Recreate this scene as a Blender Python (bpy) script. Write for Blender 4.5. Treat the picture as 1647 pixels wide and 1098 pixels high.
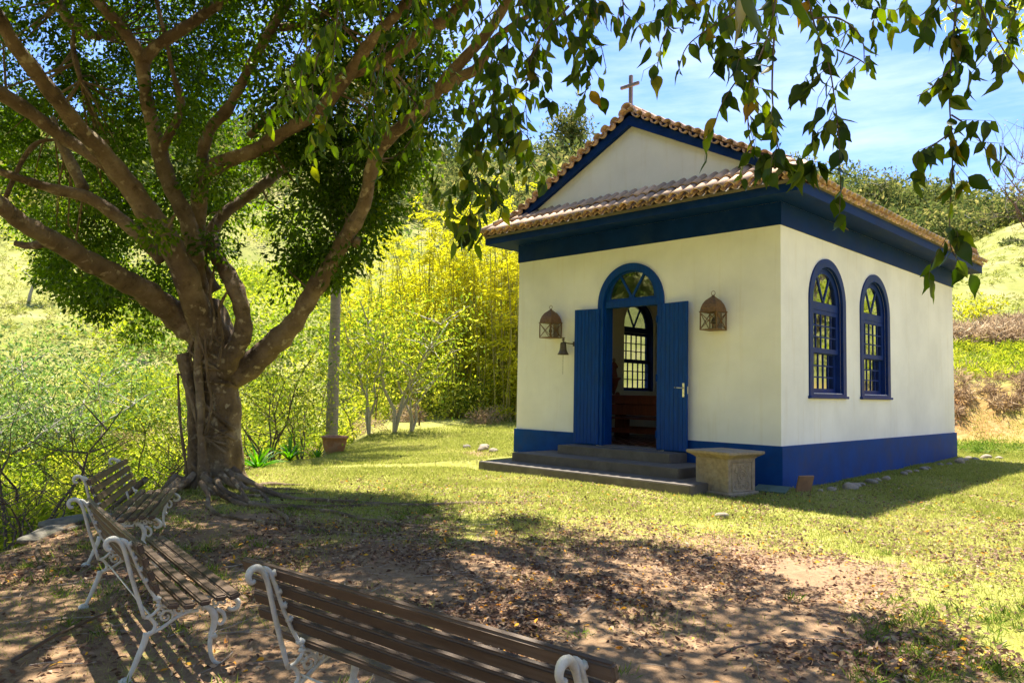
import bpy, bmesh, math, random
import numpy as np
from mathutils import Vector, Matrix

random.seed(7); RNG = np.random.default_rng(7)
PI = math.pi
# ---------------------------------------------------------------- camera, world, sun, exposure
for o in list(bpy.data.objects): bpy.data.objects.remove(o)
SC = bpy.context.scene
COL = SC.collection
CAM = np.array([5.2388, -10.9453, 1.3864]); YAW, PITCH, ROLL, FPX = -0.7862, 0.06589, 0.01948, 1226.56
FW = np.array([math.sin(YAW)*math.cos(PITCH), math.cos(YAW)*math.cos(PITCH), math.sin(PITCH)])
RT = np.cross(FW, [0, 0, 1]); RT /= np.linalg.norm(RT); UP = np.cross(RT, FW)
R2 = RT*math.cos(ROLL) + UP*math.sin(ROLL); U2 = -RT*math.sin(ROLL) + UP*math.cos(ROLL)
cam = bpy.data.objects.new('camera', bpy.data.cameras.new('camera')); COL.objects.link(cam)
cam.matrix_world = Matrix(((R2[0], U2[0], -FW[0], CAM[0]), (R2[1], U2[1], -FW[1], CAM[1]), (R2[2], U2[2], -FW[2], CAM[2]), (0, 0, 0, 1)))
cam.data.sensor_width = 36; cam.data.lens = FPX/1647*36; cam.data.clip_start = .05; cam.data.clip_end = 2000
SC.camera = cam
SUNV = np.array([-1.12, 0.92, 4.35]); SUNV /= np.linalg.norm(SUNV)      # towards the sun
sun_el = math.asin(SUNV[2]); sun_az = math.atan2(SUNV[0], SUNV[1])
W = bpy.data.worlds.new('World'); SC.world = W; W.use_nodes = True
nt = W.node_tree; nt.nodes.clear()
def wn(t, **k):
    n = nt.nodes.new(t)
    for a, b in k.items(): setattr(n, a, b)
    return n
sky = wn('ShaderNodeTexSky', sky_type='NISHITA', sun_disc=False, sun_elevation=sun_el, sun_rotation=sun_az, air_density=1.0, dust_density=0.6, ozone_density=1.5)
tc = wn('ShaderNodeTexCoord'); mp = wn('ShaderNodeMapping'); mp.inputs['Scale'].default_value = (1.6, 1.6, 9)
no = wn('ShaderNodeTexNoise'); no.inputs['Scale'].default_value = 2.6; no.inputs['Detail'].default_value = 7; no.inputs['Roughness'].default_value = .62
cr = wn('ShaderNodeValToRGB'); cr.color_ramp.elements[0].position = .42; cr.color_ramp.elements[1].position = .74
cr.color_ramp.elements[1].color = (.34, .34, .34, 1)
mx = wn('ShaderNodeMix', data_type='RGBA'); mx.inputs['B'].default_value = (4.6, 4.9, 5.3, 1)
bg = wn('ShaderNodeBackground'); bg.inputs['Strength'].default_value = 0.11
wo = wn('ShaderNodeOutputWorld'); L = nt.links
L.new(tc.outputs['Generated'], mp.inputs['Vector']); L.new(mp.outputs[0], no.inputs['Vector']); L.new(no.outputs[0], cr.inputs[0])
tint = wn('ShaderNodeMix', data_type='RGBA', blend_type='MULTIPLY'); tint.inputs['Factor'].default_value = 1; tint.inputs['B'].default_value = (.47, .58, .86, 1)
L.new(sky.outputs[0], tint.inputs['A']); L.new(cr.outputs[0], mx.inputs['Factor']); L.new(tint.outputs['Result'], mx.inputs['A']); L.new(mx.outputs['Result'], bg.inputs[0]); L.new(bg.outputs[0], wo.inputs[0])
sl = bpy.data.lights.new('sun', 'SUN'); sl.energy = 4.8; sl.angle = math.radians(.53); sl.color = (1, .93, .80)
so = bpy.data.objects.new('sun', sl); COL.objects.link(so)
so.rotation_euler = Vector(SUNV).to_track_quat('Z', 'Y').to_euler()
SC.view_settings.view_transform = 'Standard'; SC.view_settings.look = 'None'; SC.view_settings.gamma = 1
SC.view_settings.use_curve_mapping = False; SC.view_settings.exposure = 1.8
SC.render.engine = 'CYCLES'
SC.cycles.max_bounces = 8; SC.cycles.diffuse_bounces = 4; SC.cycles.transmission_bounces = 6; SC.cycles.transparent_max_bounces = 8

# ---------------------------------------------------------------- helpers
def at(u, v, d):
    """world point seen at photo pixel u, v and at d metres in front of the camera"""
    return Vector(CAM + d*(FW + R2*(u-823.5)/FPX - U2*(v-549)/FPX))
def at_z(u, v, z):
    r = FW + R2*(u-823.5)/FPX - U2*(v-549)/FPX
    return Vector(CAM + r*(z-CAM[2])/r[2])
def tag(o, label=None, cat=None, group=None, kind=None):
    if label: o['label'] = label
    if cat: o['category'] = cat
    if group: o['group'] = group
    if kind: o['kind'] = kind
    return o
def empty(name, loc=(0, 0, 0), rz=0, **k):
    o = bpy.data.objects.new(name, None); COL.objects.link(o); o.location = loc; o.rotation_euler = (0, 0, rz)
    o.empty_display_size = .2
    return tag(o, **k)
def link(name, me, parent=None, mat=None, **k):
    o = bpy.data.objects.new(name, me); COL.objects.link(o)
    if parent: o.parent = parent
    if mat and not me.materials: me.materials.append(mat)
    return tag(o, **k)
def copy_tree(o, parent=None):
    c = o.copy(); COL.objects.link(c); c.parent = parent
    for ch in [x for x in bpy.data.objects if x.parent == o]: copy_tree(ch, c)
    return c
class MB:
    def __init__(s): s.v = []; s.f = []
    def add(s, vs, fs):
        n = len(s.v); s.v += [tuple(p) for p in vs]; s.f += [tuple(i+n for i in f) for f in fs]; return s
    def box(s, c, d, rz=0, rx=0, ry=0):
        M = Matrix.Translation(c) @ Matrix.Rotation(rz, 4, 'Z') @ Matrix.Rotation(ry, 4, 'Y') @ Matrix.Rotation(rx, 4, 'X')
        vs = [M @ Vector((sx*d[0]/2, sy*d[1]/2, sz*d[2]/2)) for sx in (-1, 1) for sy in (-1, 1) for sz in (-1, 1)]
        return s.add(vs, [(0, 1, 3, 2), (4, 6, 7, 5), (0, 4, 5, 1), (2, 3, 7, 6), (0, 2, 6, 4), (1, 5, 7, 3)])
    def b(s, x0, x1, y0, y1, z0, z1): return s.box(((x0+x1)/2, (y0+y1)/2, (z0+z1)/2), (x1-x0, y1-y0, z1-z0))
    def tube(s, P, R, n=8, cap=True):
        P = [Vector(p) for p in P]
        if not hasattr(R, '__len__'): R = [R]*len(P)
        vs = []; a = None
        for i, p in enumerate(P):
            t = (P[min(i+1, len(P)-1)] - P[max(i-1, 0)])
            if t.length < 1e-9: t = Vector((0, 0, 1))
            t.normalize()
            if a is None: a = t.orthogonal().normalized()
            a = (a - t*a.dot(t)); a = a.normalized() if a.length > 1e-6 else t.orthogonal().normalized()
            bb = t.cross(a)
            for k in range(n):
                w = 2*PI*k/n; vs.append(p + (a*math.cos(w) + bb*math.sin(w))*R[i])
        m = len(P)
        fs = [(i*n+k, i*n+(k+1) % n, (i+1)*n+(k+1) % n, (i+1)*n+k) for i in range(m-1) for k in range(n)]
        if cap: fs += [tuple(range(n))[::-1], tuple(range((m-1)*n, m*n))]
        return s.add(vs, fs)
    def lathe(s, prof, c=(0, 0, 0), n=20):
        vs = [(c[0]+r*math.cos(2*PI*k/n), c[1]+r*math.sin(2*PI*k/n), c[2]+z) for r, z in prof for k in range(n)]
        m = len(prof)
        fs = [(i*n+k, i*n+(k+1) % n, (i+1)*n+(k+1) % n, (i+1)*n+k) for i in range(m-1) for k in range(n)]
        return s.add(vs, fs)
    def prism(s, poly, a, b_, fn):
        """poly 2-D points, extruded between a and b_; fn(p, q, t) -> xyz"""
        n = len(poly)
        vs = [fn(p[0], p[1], a) for p in poly] + [fn(p[0], p[1], b_) for p in poly]
        return s.add(vs, [tuple(range(n))[::-1], tuple(range(n, 2*n))] + [(k, (k+1) % n, n+(k+1) % n, n+k) for k in range(n)])
    def mesh(s, name, bevel=0, smooth=False, seg=1):
        me = bpy.data.meshes.new(name); me.from_pydata(s.v, [], s.f)
        bm = bmesh.new(); bm.from_mesh(me)
        bmesh.ops.recalc_face_normals(bm, faces=bm.faces)
        if bevel: bmesh.ops.bevel(bm, geom=list(bm.edges), offset=bevel, segments=seg, affect='EDGES', clamp_overlap=True)
        if smooth:
            for f in bm.faces: f.smooth = True
        bm.to_mesh(me); bm.free()
        return me
    def build(s, name, mat, parent=None, bevel=0, smooth=False, seg=1, **k):
        return link(name, s.mesh(name, bevel, smooth, seg), parent, mat, **k)
def np_mesh(name, V, F, mat, rnd=None, smooth=False):
    """V (n,3), F (m,k) constant k"""
    me = bpy.data.meshes.new(name); V = np.asarray(V, np.float32); F = np.asarray(F, np.int32); m, k = F.shape
    me.vertices.add(len(V)); me.vertices.foreach_set('co', V.ravel())
    me.loops.add(m*k); me.loops.foreach_set('vertex_index', F.ravel())
    me.polygons.add(m); me.polygons.foreach_set('loop_start', np.arange(m, dtype=np.int32)*k)
    try: me.polygons.foreach_set('loop_total', np.full(m, k, np.int32))
    except Exception: pass
    if smooth: me.polygons.foreach_set('use_smooth', np.ones(m, bool))
    if rnd is not None:
        a = me.attributes.new('rnd', 'FLOAT', 'POINT'); a.data.foreach_set('value', np.asarray(rnd, np.float32))
    me.materials.append(mat); me.update(calc_edges=True); return me
def smooth_path(P, k=4):
    """Catmull-Rom through (x, y, z, r) points"""
    P = [np.array(p, float) for p in P]; out = []
    for i in range(len(P)-1):
        p0 = P[max(i-1, 0)]; p1 = P[i]; p2 = P[i+1]; p3 = P[min(i+2, len(P)-1)]
        for j in range(k):
            t = j/k; out.append(.5*((2*p1)+(-p0+p2)*t+(2*p0-5*p1+4*p2-p3)*t*t+(-p0+3*p1-3*p2+p3)*t**3))
    out.append(P[-1]); return out
def unit(a): return a/np.maximum(np.linalg.norm(a, axis=-1, keepdims=True), 1e-9)

# ---------------------------------------------------------------- materials
def newmat(name):
    m = bpy.data.materials.new(name); m.use_nodes = True; t = m.node_tree; t.nodes.clear(); return m, t
class NT:
    def __init__(s, t): s.t = t
    def n(s, ty, ins=None, **k):
        n = s.t.nodes.new(ty)
        for a, b in k.items(): setattr(n, a, b)
        for a, b in (ins or {}).items():
            if isinstance(b, tuple) and len(b) == 2 and hasattr(b[0], 'outputs'): s.t.links.new(b[0].outputs[b[1]], n.inputs[a])
            elif hasattr(b, 'outputs'): s.t.links.new(b.outputs[0], n.inputs[a])
            else: n.inputs[a].default_value = b
        return n
    def noise(s, vec, scale, detail=4, rough=.55): return s.n('ShaderNodeTexNoise', {'Vector': vec, 'Scale': scale, 'Detail': detail, 'Roughness': rough})
    def ramp(s, fac, stops):
        r = s.n('ShaderNodeValToRGB', {'Fac': fac}); e = r.color_ramp.elements
        e[0].position, e[0].color = stops[0][0], (*stops[0][1], 1); e[1].position, e[1].color = stops[-1][0], (*stops[-1][1], 1)
        for p, c in stops[1:-1]: x = e.new(p); x.color = (*c, 1)
        return r
    def mix(s, f, a, b, bt='MIX'): return s.n('ShaderNodeMix', {'Factor': f, 'A': a, 'B': b}, data_type='RGBA', blend_type=bt)
def c4(c): return (*c, 1) if len(c) == 3 else c
def mixc(N, f, a, b, bt='MIX'):
    m = N.t.nodes.new('ShaderNodeMix'); m.data_type = 'RGBA'; m.blend_type = bt
    for idx, v in ((0, f), (6, a), (7, b)):
        if hasattr(v, 'outputs'): N.t.links.new(v.outputs['Result'] if v.bl_idname == 'ShaderNodeMix' and False else (v.outputs[2] if v.bl_idname == 'ShaderNodeMix' else v.outputs[0]), m.inputs[idx])
        else: m.inputs[idx].default_value = c4(v) if isinstance(v, tuple) else v
    return m
def mout(x): return (x, 2) if x.bl_idname == 'ShaderNodeMix' else (x, 0)
def plain(name, col, rough=.6, var=.25, scale=6, bump=.1, bscale=40, metal=0, dirt=None, dscale=2, stretch=(1, 1, 1), spec=.5, coat=0, perobj=0):
    m, t = newmat(name); N = NT(t); g = N.n('ShaderNodeTexCoord')
    mp_ = N.n('ShaderNodeMapping', {'Vector': (g, 3), 'Scale': stretch})
    a = N.noise(mp_, scale, 5, .6)
    lo = tuple(c*(1-var) for c in col); hi = tuple(min(c*(1+var), 1) for c in col)
    c = N.ramp(a, [(.3, lo), (.7, hi)])
    if dirt:
        d = N.noise(mp_, dscale, 6, .7); dr = N.ramp(d, [(.5, (0, 0, 0)), (.75, (1, 1, 1))]); c = mixc(N, dr, c, dirt)
    if perobj:
        oi = N.n('ShaderNodeObjectInfo'); r = N.ramp(N.n('ShaderNodeMath', {0: (oi, 5), 1: 1.0}, operation='MULTIPLY'), [(0, (1-perobj,)*3), (1, (1+perobj*.6, 1+perobj*.3, 1))]); c = mixc(N, 1.0, c, r, 'MULTIPLY')
    bn = N.noise(mp_, bscale, 6, .65); bp = N.n('ShaderNodeBump', {'Strength': bump, 'Distance': .02, 'Height': bn})
    rr = N.n('ShaderNodeMapRange', {0: a, 3: max(rough-.12, .02), 4: min(rough+.12, 1)})
    p = N.n('ShaderNodeBsdfPrincipled', {'Base Color': mout(c), 'Roughness': rr, 'Metallic': metal, 'Normal': bp, 'Specular IOR Level': spec, 'Coat Weight': coat})
    N.n('ShaderNodeOutputMaterial', {'Surface': p}); return m
def leafmat(name, stops, trans=.5, rough=.45, gloss=.35, satboost=1.25, big=0):
    m, t = newmat(name); N = NT(t)
    at_ = N.n('ShaderNodeAttribute', attribute_name='rnd')
    if big == 1:
        oi = N.n('ShaderNodeObjectInfo'); c = N.ramp((oi, 5), stops)
    else: c = N.ramp((at_, 2), stops)
    tcol = N.n('ShaderNodeHueSaturation', {'Saturation': satboost, 'Value': 1.7, 'Hue': .5, 'Color': c})
    d = N.n('ShaderNodeBsdfDiffuse', {'Color': c}); tr = N.n('ShaderNodeBsdfTranslucent', {'Color': tcol})
    mm = N.n('ShaderNodeMixShader', {0: trans, 1: d, 2: tr})
    gl = N.n('ShaderNodeBsdfGlossy', {'Color': (.9, .95, 1, 1), 'Roughness': rough}); lw = N.n('ShaderNodeLayerWeight', {'Blend': .5}); fr = N.n('ShaderNodeMath', {0: N.n('ShaderNodeMath', {0: (lw, 1), 1: 4.0}, operation='POWER'), 1: .6, 2: .04}, operation='MULTIPLY_ADD')
    fm = N.n('ShaderNodeMath', {0: fr, 1: gloss}, operation='MULTIPLY')
    m2 = N.n('ShaderNodeMixShader', {0: fm, 1: mm, 2: gl}); N.n('ShaderNodeOutputMaterial', {'Surface': m2}); return m
def wallmat(name, col, stain=.16):
    m, t = newmat(name); N = NT(t); g = N.n('ShaderNodeTexCoord')
    a = N.noise((g, 3), .9, 6, .6); b_ = N.noise((g, 3), 14, 5, .6)
    c = N.ramp(a, [(.3, tuple(x*(1-stain) for x in col)), (.65, col)])
    mpz = N.n('ShaderNodeMapping', {'Vector': (g, 3), 'Scale': (7, 7, .5)}); st = N.noise(mpz, 1.2, 5, .6); sr = N.ramp(st, [(.55, (1, 1, 1)), (.8, (.93, .90, .84))])
    c = mixc(N, 1.0, c, sr, 'MULTIPLY')
    bp = N.n('ShaderNodeBump', {'Strength': .12, 'Distance': .01, 'Height': b_})
    bp2 = N.n('ShaderNodeBump', {'Strength': .15, 'Distance': .03, 'Height': a, 'Normal': bp})
    p = N.n('ShaderNodeBsdfPrincipled', {'Base Color': mout(c), 'Roughness': .85, 'Normal': bp2, 'Specular IOR Level': .25}); N.n('ShaderNodeOutputMaterial', {'Surface': p}); return m

M = {}
M['white'] = wallmat('limewash_wall', (.90, .868, .80))
M['inner'] = wallmat('inner_wall', (.74, .70, .60))
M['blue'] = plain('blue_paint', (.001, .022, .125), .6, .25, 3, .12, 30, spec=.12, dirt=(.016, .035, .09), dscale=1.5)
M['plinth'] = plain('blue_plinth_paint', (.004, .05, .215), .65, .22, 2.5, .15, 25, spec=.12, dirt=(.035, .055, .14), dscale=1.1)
M['bluewood'] = plain('blue_wood_paint', (.0005, .042, .215), .5, .3, 5, .22, 26, spec=.15, stretch=(8, 8, .7), dirt=(.008, .045, .15), dscale=3)
M['bluesash'] = plain('blue_sash_paint', (.008, .028, .15), .5, .2, 8, .1, 30, spec=.15)
M['tile'] = plain('clay_tile', (.62, .45, .32), .85, .32, 9, .35, 60, dirt=(.36, .27, .20), dscale=4, perobj=.4)
M['step'] = plain('grey_step_paint', (.105, .088, .072), .8, .22, 5, .2, 60, dirt=(.17, .15, .12), dscale=3)
M['stone'] = plain('carved_stone', (.26, .20, .13), .85, .28, 14, .5, 45, dirt=(.34, .29, .21), dscale=5)
M['rust'] = plain('rusty_iron', (.20, .105, .04), .65, .45, 25, .4, 90, metal=.35, dirt=(.10, .07, .05), dscale=12)
M['bronze'] = plain('dull_bronze', (.13, .095, .055), .5, .3, 20, .2, 80, metal=.6)
M['steel'] = plain('satin_steel', (.6, .58, .53), .3, .1, 10, .05, 50, metal=.9)
M['slat'] = plain('brown_slat_paint', (.085, .055, .036), .5, .3, 4, .18, 60, stretch=(.6, 8, 8), dirt=(.15, .118, .09), dscale=3, perobj=.18, spec=.3)
M['iron'] = plain('white_cast_iron', (.58, .55, .46), .5, .14, 12, .3, 70, dirt=(.36, .31, .22), dscale=7)
M['bark'] = None
M['wood'] = plain('pew_wood', (.20, .055, .022), .35, .35, 3, .12, 30, stretch=(6, 6, 1))
M['greywood'] = plain('weathered_cross_wood', (.26, .20, .17), .8, .3, 5, .3, 40, stretch=(6, 6, 1))
M['pot'] = plain('terracotta', (.33, .15, .075), .8, .25, 6, .3, 40, dirt=(.38, .27, .18), dscale=4)
M['rock'] = plain('river_stone', (.30, .26, .20), .85, .3, 5, .45, 18, dirt=(.20, .19, .12), dscale=3, perobj=.35)
M['boulder'] = plain('mossy_boulder', (.15, .135, .105), .9, .4, 4, .8, 9, dirt=(.09, .10, .04), dscale=2)
M['slab'] = plain('brown_slab', (.24, .13, .07), .85, .25, 8, .3, 30)
M['floor'] = plain('red_floor_tile', (.16, .06, .03), .25, .3, 4, .05, 30)
M['twig'] = plain('twig_bark', (.10, .065, .045), .8, .3, 20, .3, 60)
M['dead'] = plain('dead_twig', (.33, .26, .20), .85, .3, 12, .3, 60)
M['lichen'] = plain('pale_bark', (.36, .33, .27), .85, .3, 6, .4, 30, dirt=(.22, .2, .15), dscale=3)
M['palmbark'] = plain('ringed_grey_trunk', (.25, .21, .15), .85, .3, 5, .5, 14, stretch=(1, 1, 5), dirt=(.42, .38, .28), dscale=12)
def barkmat():
    m, t = newmat('ficus_bark'); N = NT(t); g = N.n('ShaderNodeTexCoord')
    a = N.noise((g, 3), 2.2, 6, .6); c = N.ramp(a, [(.3, (.09, .057, .032)), (.5, (.21, .14, .078)), (.72, (.36, .265, .165))])
    v = N.noise((g, 3), 7.5, 3, .5); vr = N.ramp(v, [(.60, (0, 0, 0)), (.68, (1, 1, 1))]); c = mixc(N, vr, c, (.46, .36, .22))
    w = N.noise((g, 3), 5, 6, .7); wr = N.ramp(w, [(.30, (.35, .35, .3)), (.45, (1, 1, 1))]); c = mixc(N, 1.0, c, wr, 'MULTIPLY')
    b1 = N.noise((g, 3), 9, 7, .7); b2 = N.noise((g, 3), 45, 6, .7)
    bp = N.n('ShaderNodeBump', {'Strength': 1.0, 'Distance': .09, 'Height': b1}); bp = N.n('ShaderNodeBump', {'Strength': .7, 'Distance': .02, 'Height': b2, 'Normal': bp})
    p = N.n('ShaderNodeBsdfPrincipled', {'Base Color': mout(c), 'Roughness': .8, 'Normal': bp, 'Specular IOR Level': .3}); N.n('ShaderNodeOutputMaterial', {'Surface': p}); return m
M['bark'] = barkmat()
G = lambda *a: a
M['ficus'] = leafmat('ficus_leaves', [(0, (.026, .050, .005)), (.5, (.058, .105, .008)), (.85, (.11, .17, .012)), (1, (.19, .22, .018))], .64, .45, .2, 1.1)
M['ficusbig'] = leafmat('ficus_leaf', [(0, (.022, .042, .006)), (.5, (.045, .075, .008)), (.9, (.09, .12, .012)), (1, (.26, .15, .02))], .52, .4, .3, big=1)
M['ficusnear'] = leafmat('ficus_near_leaves', [(0, (.03, .06, .007)), (.5, (.08, .13, .010)), (.9, (.16, .21, .018)), (1, (.24, .2, .02))], .6, .4, .25)
M['bamboo'] = leafmat('bamboo_leaves', [(0, (.17, .19, .012)), (.5, (.40, .40, .022)), (1, (.60, .54, .045))], .5, .6, .1, 1.05)
M['shrub'] = leafmat('shrub_leaves', [(0, (.05, .095, .012)), (.4, (.17, .23, .018)), (.75, (.33, .36, .03)), (1, (.48, .45, .06))], .5, .6, .1, 1.05)
M['bluegreen'] = leafmat('blue_green_leaves', [(0, (.05, .10, .025)), (.5, (.14, .23, .05)), (1, (.30, .38, .07))], .4, .4, .2, 1.05)
M['limey'] = leafmat('lime_leaves', [(0, (.16, .22, .015)), (.5, (.34, .38, .03)), (1, (.52, .50, .06))], .5, .6, .1, 1.05)
M['grass'] = leafmat('grass_blades', [(0, (.14, .16, .025)), (.5, (.27, .29, .055)), (.85, (.39, .37, .11)), (1, (.46, .37, .20))], .4, .6, .1, 1.0)
M['tuft'] = leafmat('grass_tufts', [(0, (.06, .12, .012)), (.6, (.14, .22, .02)), (1, (.3, .32, .06))], .4, .6, .1, 1.0)
M['forest'] = leafmat('far_foliage', [(0, (.035, .055, .018)), (.4, (.085, .11, .025)), (.75, (.17, .18, .04)), (1, (.30, .26, .08))], .35, .7, .05, 1.0)
M['dry'] = leafmat('dry_stems', [(0, (.18, .12, .07)), (.6, (.36, .25, .14)), (1, (.52, .42, .26))], .3, .6, .1, 1.0)
M['strap'] = leafmat('strap_leaves', [(0, (.03, .10, .015)), (1, (.12, .28, .03))], .45, .4, .3)
M['litter'] = leafmat('fallen_leaves', [(0, (.07, .035, .022)), (.35, (.15, .085, .055)), (.75, (.30, .19, .125)), (.935, (.48, .36, .23)), (.955, (.58, .22, .02)), (1, (.75, .42, .04))], .2, .6, .12, 1.0)
def glassmat():
    m, t = newmat('window_glass'); N = NT(t)
    g = N.n('ShaderNodeTexCoord'); nz = N.noise((g, 3), 3, 3, .5); bp = N.n('ShaderNodeBump', {'Strength': .08, 'Distance': .02, 'Height': nz})
    tr = N.n('ShaderNodeBsdfTransparent', {'Color': (.62, .65, .64, 1)}); gl = N.n('ShaderNodeBsdfGlossy', {'Roughness': .03, 'Color': (1, 1, 1, 1), 'Normal': bp})
    lw = N.n('ShaderNodeLayerWeight', {'Blend': .5}); pw = N.n('ShaderNodeMath', {0: (lw, 1), 1: 3.0}, operation='POWER'); fr = N.n('ShaderNodeMath', {0: pw, 1: .8, 2: .24}, operation='MULTIPLY_ADD'); m1 = N.n('ShaderNodeMixShader', {0: fr, 1: tr, 2: gl}); N.n('ShaderNodeOutputMaterial', {'Surface': m1}); return m
M['glass'] = glassmat()
M['lampglass'] = M['glass'].copy(); M['lampglass'].name = 'lantern_glass'
for n_ in M['lampglass'].node_tree.nodes:
    if n_.bl_idname == 'ShaderNodeMath' and n_.operation == 'MULTIPLY_ADD': n_.inputs[1].default_value = .4; n_.inputs[2].default_value = .05
    if n_.bl_idname == 'ShaderNodeBsdfTransparent': n_.inputs[0].default_value = (.93, .93, .9, 1)
def groundmat():
    m, t = newmat('ground_surface'); N = NT(t); g = N.n('ShaderNodeTexCoord'); P = (g, 3)
    cov = N.n('ShaderNodeAttribute', attribute_name='cover'); bank = N.n('ShaderNodeAttribute', attribute_name='bank'); hill = N.n('ShaderNodeAttribute', attribute_name='hill')
    a = N.noise(P, 1.3, 6, .6); b_ = N.noise(P, 11, 6, .65); f = N.noise(P, 90, 4, .7)
    soil = N.ramp(b_, [(.25, (.125, .066, .034)), (.5, (.22, .13, .068)), (.75, (.32, .205, .115))])
    soil = mixc(N, N.ramp(f, [(.35, (0, 0, 0)), (.75, (.6, .6, .6))]), soil, (.40, .29, .185))
    gr = N.ramp(b_, [(.25, (.17, .165, .04)), (.5, (.27, .27, .055)), (.75, (.38, .33, .13))])
    s1 = N.n('ShaderNodeMath', {0: (cov, 2), 1: N.n('ShaderNodeMath', {0: b_, 1: .5}, operation='SUBTRACT')}, operation='ADD')
    k = N.n('ShaderNodeMath', {0: N.n('ShaderNodeMath', {0: b_, 1: -.5}, operation='ADD'), 1: 1.6, 2: (cov, 2)}, operation='MULTIPLY_ADD')
    kr = N.ramp(k, [(.38, (0, 0, 0)), (.62, (1, 1, 1))])
    c = mixc(N, kr, soil, gr)
    mpx = N.n('ShaderNodeMapping', {'Vector': P, 'Scale': (1, 1, 3)}); be = N.noise(mpx, 3.5, 7, .75)
    earth = N.ramp(be, [(.3, (.20, .08, .03)), (.5, (.46, .23, .085)), (.7, (.58, .38, .21))])
    c = mixc(N, (lambda n: n)(N.n('ShaderNodeMath', {0: (bank, 2), 1: 1.0}, operation='MULTIPLY')), c, earth)
    hh = N.noise(P, .35, 8, .7); hg = N.ramp(hh, [(.32, (.13, .15, .035)), (.5, (.22, .225, .055)), (.68, (.31, .27, .12))])
    c = mixc(N, N.n('ShaderNodeMath', {0: (hill, 2), 1: 1.0}, operation='MULTIPLY'), c, hg)
    bp = N.n('ShaderNodeBump', {'Strength': .6, 'Distance': .05, 'Height': b_}); bp = N.n('ShaderNodeBump', {'Strength': .5, 'Distance': .01, 'Height': f, 'Normal': bp})
    p = N.n('ShaderNodeBsdfPrincipled', {'Base Color': mout(c), 'Roughness': .95, 'Normal': bp, 'Specular IOR Level': .15}); N.n('ShaderNodeOutputMaterial', {'Surface': p}); return m
M['ground'] = groundmat()

# ---------------------------------------------------------------- terrain
def azu(u): return math.atan((u-823.5)/FPX)
COLS = []
def colu(u, t): a = azu(u); COLS.append((a, [(d/math.cos(a), z) for d, z in t]))
colu(0, [(0, -.12), (6.6, -.14), (9.5, -1.3), (17, -1.2), (32, 2.2), (55, 9), (110, 38), (200, 62), (420, 70)])
colu(300, [(0, -.12), (10.4, -.1), (13, -1.2), (20, -1), (34, 2), (55, 9), (110, 38), (200, 60), (420, 70)])
colu(500, [(0, -.1), (14.6, 0), (17.5, -.5), (24, -.6), (36, 2), (58, 10), (110, 38), (200, 56), (420, 66)])
colu(640, [(0, -.1), (20, .1), (24, .35), (28, .6), (40, 2.5), (60, 9), (110, 35), (200, 48), (420, 60)])
colu(830, [(0, -.1), (24, .3), (28, .5), (34, 1.5), (46, 5), (70, 15), (115, 36), (200, 44), (420, 50)])
colu(1250, [(0, -.1), (23.5, .1), (27, 2), (34, 3.6), (46, 7), (75, 13), (140, 40), (220, 48), (420, 50)])
colu(1500, [(0, -.1), (22.6, .1), (25.5, 2.1), (33, 4), (46, 7.4), (75, 14.5), (140, 38), (220, 45), (420, 50)])
colu(1647, [(0, -.1), (22, .1), (25, 2.1), (33, 4), (46, 7.4), (75, 19), (140, 34), (220, 42), (420, 50)])
COLS.append((1.0, [(0, -.1), (18, .1), (21, 2), (30, 5), (45, 9), (75, 20), (140, 34), (220, 40), (420, 45)]))
COLS.append((1.9, [(0, -.1), (25, 0), (30, .6), (40, 2), (60, 5), (90, 11), (150, 20), (220, 28), (420, 35)]))
COLS.append((PI, [(0, -.1), (25, 0), (30, .3), (40, 1), (60, 3), (90, 8), (150, 15), (220, 20), (420, 25)]))
COLS.append((4.6, [(0, -.1), (12, -.1), (16, -1.0), (24, -1), (40, 2), (60, 8), (110, 25), (220, 40), (420, 50)]))
first = COLS[0]; COLS.append((first[0]+2*PI, first[1]))
CA = np.array([c[0] for c in COLS]); CR = np.array([[p[0] for p in c[1]] for c in COLS]); CZ = np.array([[p[1] for p in c[1]] for c in COLS])
def vnoise(x, y, s, seed=0):
    x = x/s + seed*17.3; y = y/s - seed*9.1
    return (np.sin(x*1.3+np.sin(y*1.1+1.3)*1.6)+np.sin(y*1.7+np.sin(x*.9+.4)*1.9)+np.sin((x+y)*2.3+np.sin(x*2.1-y)*1.2)*.6+np.sin((x-y)*4.1+y*1.3)*.3)/2.9
def HR(az, r):
    az = np.where(az < CA[0], az+2*PI, az); i = np.clip(np.searchsorted(CA, az, side='right')-1, 0, len(CA)-2)
    t = (az-CA[i])/(CA[i+1]-CA[i]); t = t*t*(3-2*t)
    Rn = CR[i]*(1-t)[:, None]+CR[i+1]*t[:, None]; Zn = CZ[i]*(1-t)[:, None]+CZ[i+1]*t[:, None]
    j = np.clip((Rn <= r[:, None]).sum(1)-1, 0, CR.shape[1]-2); ii = np.arange(len(r))
    r0, r1, z0, z1 = Rn[ii, j], Rn[ii, j+1], Zn[ii, j], Zn[ii, j+1]; s = np.clip((r-r0)/(r1-r0), 0, 1)
    sm = np.where(j <= 2, s*s*(3-2*s), s)
    return z0+(z1-z0)*sm, j+s
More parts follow.
